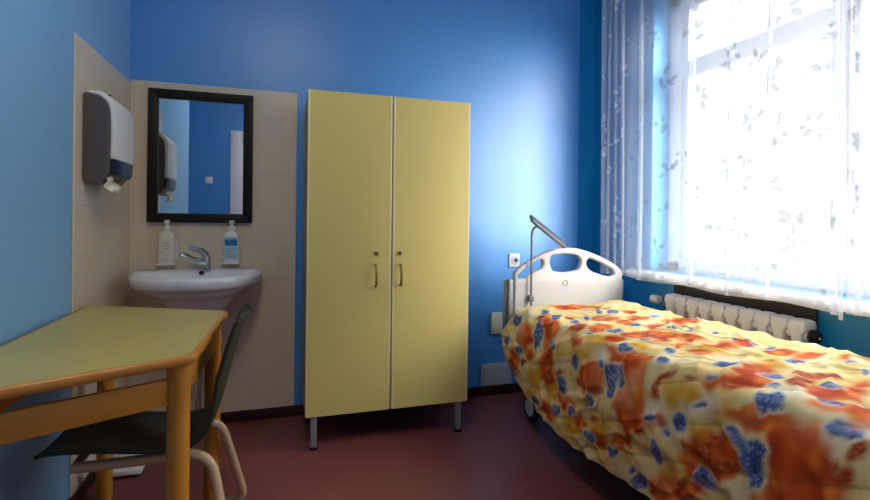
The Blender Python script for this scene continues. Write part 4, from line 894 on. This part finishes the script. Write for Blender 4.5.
('r', [(1.364,0.288),(1.34,0.292),(1.324,0.276),(1.328,0.253),(1.35,0.241),(1.371,0.249),(1.376,0.271)]),
('r', [(1.233,0.108),(1.214,0.108),(1.201,0.092),(1.206,0.073),(1.223,0.065),(1.241,0.075),(1.244,0.095)]),
('o', [(0.413,1.699),(0.36,1.719),(0.298,1.687),(0.276,1.628),(0.31,1.588),(0.375,1.598),(0.419,1.651)]),
('o', [(0.113,1.659),(0.082,1.681),(0.043,1.67),(0.025,1.634),(0.044,1.602),(0.084,1.598),(0.114,1.626)]),
('o', [(0.096,1.802),(0.062,1.836),(0.018,1.829),(-0.002,1.787),(0.019,1.743),(0.063,1.731),(0.096,1.761)]),
('o', [(0.643,1.935),(0.591,1.92),(0.574,1.873),(0.605,1.831),(0.659,1.827),(0.695,1.864),(0.684,1.913)]),
('o', [(0.321,1.786),(0.292,1.793),(0.262,1.772),(0.254,1.74),(0.274,1.722),(0.307,1.731),(0.327,1.761)]),
('o', [(1.11,1.94),(1.076,1.941),(1.035,1.909),(1.019,1.869),(1.04,1.851),(1.083,1.871),(1.113,1.912)]),
('b', [(0.312,1.699),(0.296,1.713),(0.276,1.708),(0.267,1.689),(0.277,1.67),(0.298,1.667),(0.313,1.681)]),
('b', [(0.072,1.958),(0.045,1.956),(0.031,1.935),(0.041,1.91),(0.067,1.902),(0.089,1.917),(0.089,1.942)]),
('b', [(1.084,1.871),(1.059,1.86),(1.051,1.833),(1.067,1.811),(1.094,1.81),(1.111,1.832),(1.104,1.86)]),
('b', [(0.081,1.703),(0.083,1.672),(0.108,1.657),(0.135,1.667),(0.144,1.696),(0.128,1.721),(0.098,1.722)]),
('b', [(0.379,1.861),(0.375,1.835),(0.393,1.814),(0.42,1.813),(0.434,1.833),(0.425,1.859),(0.399,1.87)]),
('b', [(0.605,1.85),(0.611,1.831),(0.634,1.818),(0.657,1.822),(0.662,1.839),(0.644,1.856),(0.619,1.86)]),
('r', [(1.133,1.676),(1.112,1.652),(1.119,1.622),(1.148,1.61),(1.177,1.626),(1.183,1.656),(1.161,1.678)]),
('r', [(0.044,1.941),(0.031,1.925),(0.035,1.906),(0.054,1.899),(0.072,1.909),(0.076,1.928),(0.062,1.942)]),
('r', [(0.054,1.699),(0.046,1.678),(0.059,1.655),(0.082,1.649),(0.098,1.664),(0.094,1.688),(0.073,1.703)]),
('o', [(1.193,1.484),(1.176,1.517),(1.141,1.523),(1.115,1.497),(1.119,1.46),(1.149,1.44),(1.182,1.454)]),
('o', [(1.056,1.455),(1.054,1.393),(1.103,1.352),(1.165,1.364),(1.192,1.42),(1.162,1.476),(1.099,1.488)]),
('o', [(0.934,1.922),(0.895,1.925),(0.866,1.894),(0.87,1.853),(0.903,1.835),(0.941,1.853),(0.952,1.893)]),
('o', [(1.188,1.823),(1.162,1.859),(1.111,1.863),(1.074,1.832),(1.081,1.79),(1.126,1.77),(1.174,1.788)]),
('o', [(0.557,1.767),(0.517,1.733),(0.519,1.68),(0.564,1.651),(0.615,1.667),(0.632,1.717),(0.603,1.761)]),
('o', [(0.711,1.572),(0.682,1.616),(0.62,1.624),(0.574,1.589),(0.58,1.539),(0.633,1.512),(0.692,1.53)]),
('o', [(1.112,1.89),(1.08,1.887),(1.058,1.855),(1.065,1.82),(1.095,1.809),(1.125,1.831),(1.13,1.868)]),
('b', [(1.039,1.544),(1.044,1.527),(1.063,1.519),(1.081,1.526),(1.084,1.542),(1.069,1.555),(1.049,1.555)]),
('b', [(0.613,1.449),(0.588,1.438),(0.582,1.413),(0.599,1.393),(0.626,1.393),(0.642,1.414),(0.634,1.439)]),
('b', [(0.804,1.884),(0.809,1.866),(0.831,1.851),(0.855,1.849),(0.86,1.863),(0.844,1.882),(0.818,1.89)]),
('b', [(0.653,1.555),(0.65,1.532),(0.667,1.51),(0.693,1.506),(0.706,1.523),(0.697,1.548),(0.672,1.561)]),
('b', [(0.661,1.902),(0.649,1.894),(0.645,1.874),(0.652,1.859),(0.664,1.859),(0.672,1.875),(0.67,1.894)]),
('b', [(0.804,1.678),(0.79,1.703),(0.761,1.708),(0.739,1.689),(0.741,1.662),(0.766,1.647),(0.794,1.656)]),
('b', [(0.756,1.707),(0.735,1.699),(0.728,1.676),(0.74,1.656),(0.763,1.655),(0.777,1.673),(0.773,1.697)]),
('r', [(0.577,1.523),(0.572,1.501),(0.588,1.477),(0.613,1.47),(0.627,1.485),(0.619,1.511),(0.596,1.527)]),
('r', [(1.209,1.753),(1.185,1.756),(1.166,1.738),(1.166,1.713),(1.186,1.7),(1.209,1.711),(1.218,1.736)]),
('r', [(1.114,1.65),(1.116,1.627),(1.139,1.609),(1.166,1.609),(1.174,1.627),(1.159,1.65),(1.131,1.659)])]

for kind, poly in BLOBS: paint(kind, poly)
# thin drawn outlines and stitched lines
ql = (SS-.35*TT-.02)/.12; dl_ = np.abs((ql+.5) % 1-.5)*.12
kk = np.clip(1-dl_/.0045, 0, 1)[..., None]*.6*np.clip(.6+nz3*2, 0, 1)[..., None]; qcol = qcol*(1-kk)+np.array(lin((120, 84, 40)))*kk
qt = tag(bpy.data.objects.new('quilt', bpy.data.meshes.new('quilt')), 'cream, orange and blue patterned quilt spread over the hospital bed', 'quilt')
COL.objects.link(qt); me = qt.data
nt_, ns_ = SS.shape; idx = np.arange(nt_*ns_).reshape(nt_, ns_)
co = np.stack([QX, QYY, QZ], -1).reshape(-1, 3); base = np.array((1.58, 1.5, .18)); qt.location = tuple(base)
fa = np.stack([idx[:-1, :-1], idx[1:, :-1], idx[1:, 1:], idx[:-1, 1:]], -1).reshape(-1, 4)
me.from_pydata((co-base).tolist(), [], fa.tolist())
at = me.attributes.new('pattern', 'FLOAT_COLOR', 'POINT')
at.data.foreach_set('color', np.concatenate([qcol, np.ones(qcol.shape[:2]+(1,))], -1).reshape(-1).astype(np.float32))
me.polygons.foreach_set('use_smooth', np.ones(len(me.polygons), bool))
md = qt.modifiers.new('thickness', 'SOLIDIFY'); md.thickness = .020; md.offset = 1 if False else -1
qm = mat('printed_quilt_cotton', (235, 205, 130), .85, spec=.25); nt = qm.node_tree; b = nt.nodes['Principled BSDF']
an = nt.nodes.new('ShaderNodeAttribute'); an.attribute_name = 'pattern'
tc = nt.nodes.new('ShaderNodeTexCoord'); n1 = nt.nodes.new('ShaderNodeTexNoise'); n1.inputs['Scale'].default_value = 30; n1.inputs['Detail'].default_value = 6
hs = nt.nodes.new('ShaderNodeHueSaturation'); mr_ = nt.nodes.new('ShaderNodeMapRange'); mr_.inputs[3].default_value = .78; mr_.inputs[4].default_value = 1.18
nt.links.new(tc.outputs['Object'], n1.inputs['Vector']); nt.links.new(n1.outputs['Fac'], mr_.inputs[0]); nt.links.new(mr_.outputs[0], hs.inputs['Value'])
nt.links.new(an.outputs['Color'], hs.inputs['Color']); nt.links.new(hs.outputs['Color'], b.inputs['Base Color'])
n2 = nt.nodes.new('ShaderNodeTexNoise'); n2.inputs['Scale'].default_value = 7; n2.inputs['Detail'].default_value = 5; n2.inputs['Distortion'].default_value = .8; n2.noise_type = 'RIDGED_MULTIFRACTAL'
nt.links.new(tc.outputs['Object'], n2.inputs['Vector'])
bp = nt.nodes.new('ShaderNodeBump'); bp.inputs['Strength'].default_value = .55; bp.inputs['Distance'].default_value = .010
nt.links.new(n2.outputs['Fac'], bp.inputs['Height']); nt.links.new(bp.outputs['Normal'], b.inputs['Normal'])
me.materials.append(qm)

# ---------------------------------------------------------------- light and camera
wl = bpy.data.worlds.new('overcast_sky'); S.world = wl; wl.use_nodes = True; nt = wl.node_tree
bg = nt.nodes['Background']; bg.inputs['Strength'].default_value = 1.0
tc = nt.nodes.new('ShaderNodeTexCoord'); nz = nt.nodes.new('ShaderNodeTexNoise'); nz.inputs['Scale'].default_value = 6; nz.inputs['Detail'].default_value = 3
cr = nt.nodes.new('ShaderNodeValToRGB'); cr.color_ramp.elements[0].position = .35; cr.color_ramp.elements[0].color = (.84, .90, .88, 1)
cr.color_ramp.elements[1].position = .6; cr.color_ramp.elements[1].color = (.94, .97, 1, 1)
nt.links.new(tc.outputs['Generated'], nz.inputs['Vector']); nt.links.new(nz.outputs['Fac'], cr.inputs['Fac']); nt.links.new(cr.outputs['Color'], bg.inputs['Color'])
# overcast sky: trees and houses low down, much brighter towards the zenith
sx = nt.nodes.new('ShaderNodeSeparateXYZ'); nt.links.new(tc.outputs['Generated'], sx.inputs[0])
mp = nt.nodes.new('ShaderNodeMapRange'); mp.interpolation_type = 'SMOOTHSTEP'
mp.inputs[1].default_value = .32; mp.inputs[2].default_value = .66; mp.inputs[3].default_value = .84; mp.inputs[4].default_value = 8.0
nt.links.new(sx.outputs['Z'], mp.inputs[0]); nt.links.new(mp.outputs[0], bg.inputs['Strength'])
cl = thing('fill_lamp', 'added round fill lamp on the white ceiling, out of view', 'lamp', (.0, 1.05, HC))  # unseen lamp added as fill for the left side of the room
B().lathe([(.20, 0), (.20, -.022), (.17, -.03)], (.0, 1.05, HC), 'z', 36).build('fill_lamp_base', M['white'], cl)
em = bpy.data.materials.new('fill_lamp_glow'); em.use_nodes = True; pb = em.node_tree.nodes['Principled BSDF']
pb.inputs['Base Color'].default_value = (.9, .88, .82, 1); pb.inputs['Emission Color'].default_value = (1, .93, .80, 1); pb.inputs['Emission Strength'].default_value = 14
B().lathe([(.185, -.024), (.185, -.05), (.15, -.085), (.09, -.105), (.0, -.112)], (.0, 1.05, HC), 'z', 36).build('fill_lamp_shade', em, cl)
su = bpy.data.lights.new('hazy_sun', 'SUN'); su.energy = 6.5; su.angle = math.radians(38); su.color = (1, .97, .93)
so = bpy.data.objects.new('hazy_sun', su); COL.objects.link(so); so.location = (5, -4, 5)
so.rotation_euler = Vector((-.50, 1, -.26)).to_track_quat('-Z', 'Y').to_euler()
la = bpy.data.lights.new('window_portal', 'AREA'); la.shape = 'RECTANGLE'; la.size = WY1-WY0; la.size_y = WZ1-WZ0
lo = bpy.data.objects.new('window_portal', la); COL.objects.link(lo); lo.location = (XR+.22, (WY0+WY1)/2, (WZ0+WZ1)/2)
lo.rotation_euler = Vector((-1, 0, 0)).to_track_quat('-Z', 'Z').to_euler()
la.cycles.is_portal = True
S.view_settings.view_transform = 'Standard'; S.view_settings.look = 'None'; S.view_settings.gamma = 1; S.view_settings.exposure = 1.1
S.view_settings.use_curve_mapping = False
S.cycles.max_bounces = 14; S.cycles.diffuse_bounces = 8; S.cycles.transparent_max_bounces = 16; S.cycles.sample_clamp_indirect = 6

yaw, roll = math.radians(17.5), .011
F = Vector((math.sin(yaw), math.cos(yaw), 0)); R0 = Vector((math.cos(yaw), -math.sin(yaw), 0)); U0 = Vector((0, 0, 1))
Rv = R0*math.cos(roll)+U0*math.sin(roll); Uv = U0*math.cos(roll)-R0*math.sin(roll)
cd = bpy.data.cameras.new('camera'); cam = bpy.data.objects.new('camera', cd); COL.objects.link(cam)
cd.sensor_fit = 'HORIZONTAL'; cd.sensor_width = 36; cd.lens = 492/870*36; cd.shift_y = -(250-218.7)/870; cd.clip_start = .02
mw = Matrix((Rv, Uv, -F)).transposed().to_4x4(); mw.translation = (0, 0, 1.16); cam.matrix_world = mw
S.camera = cam
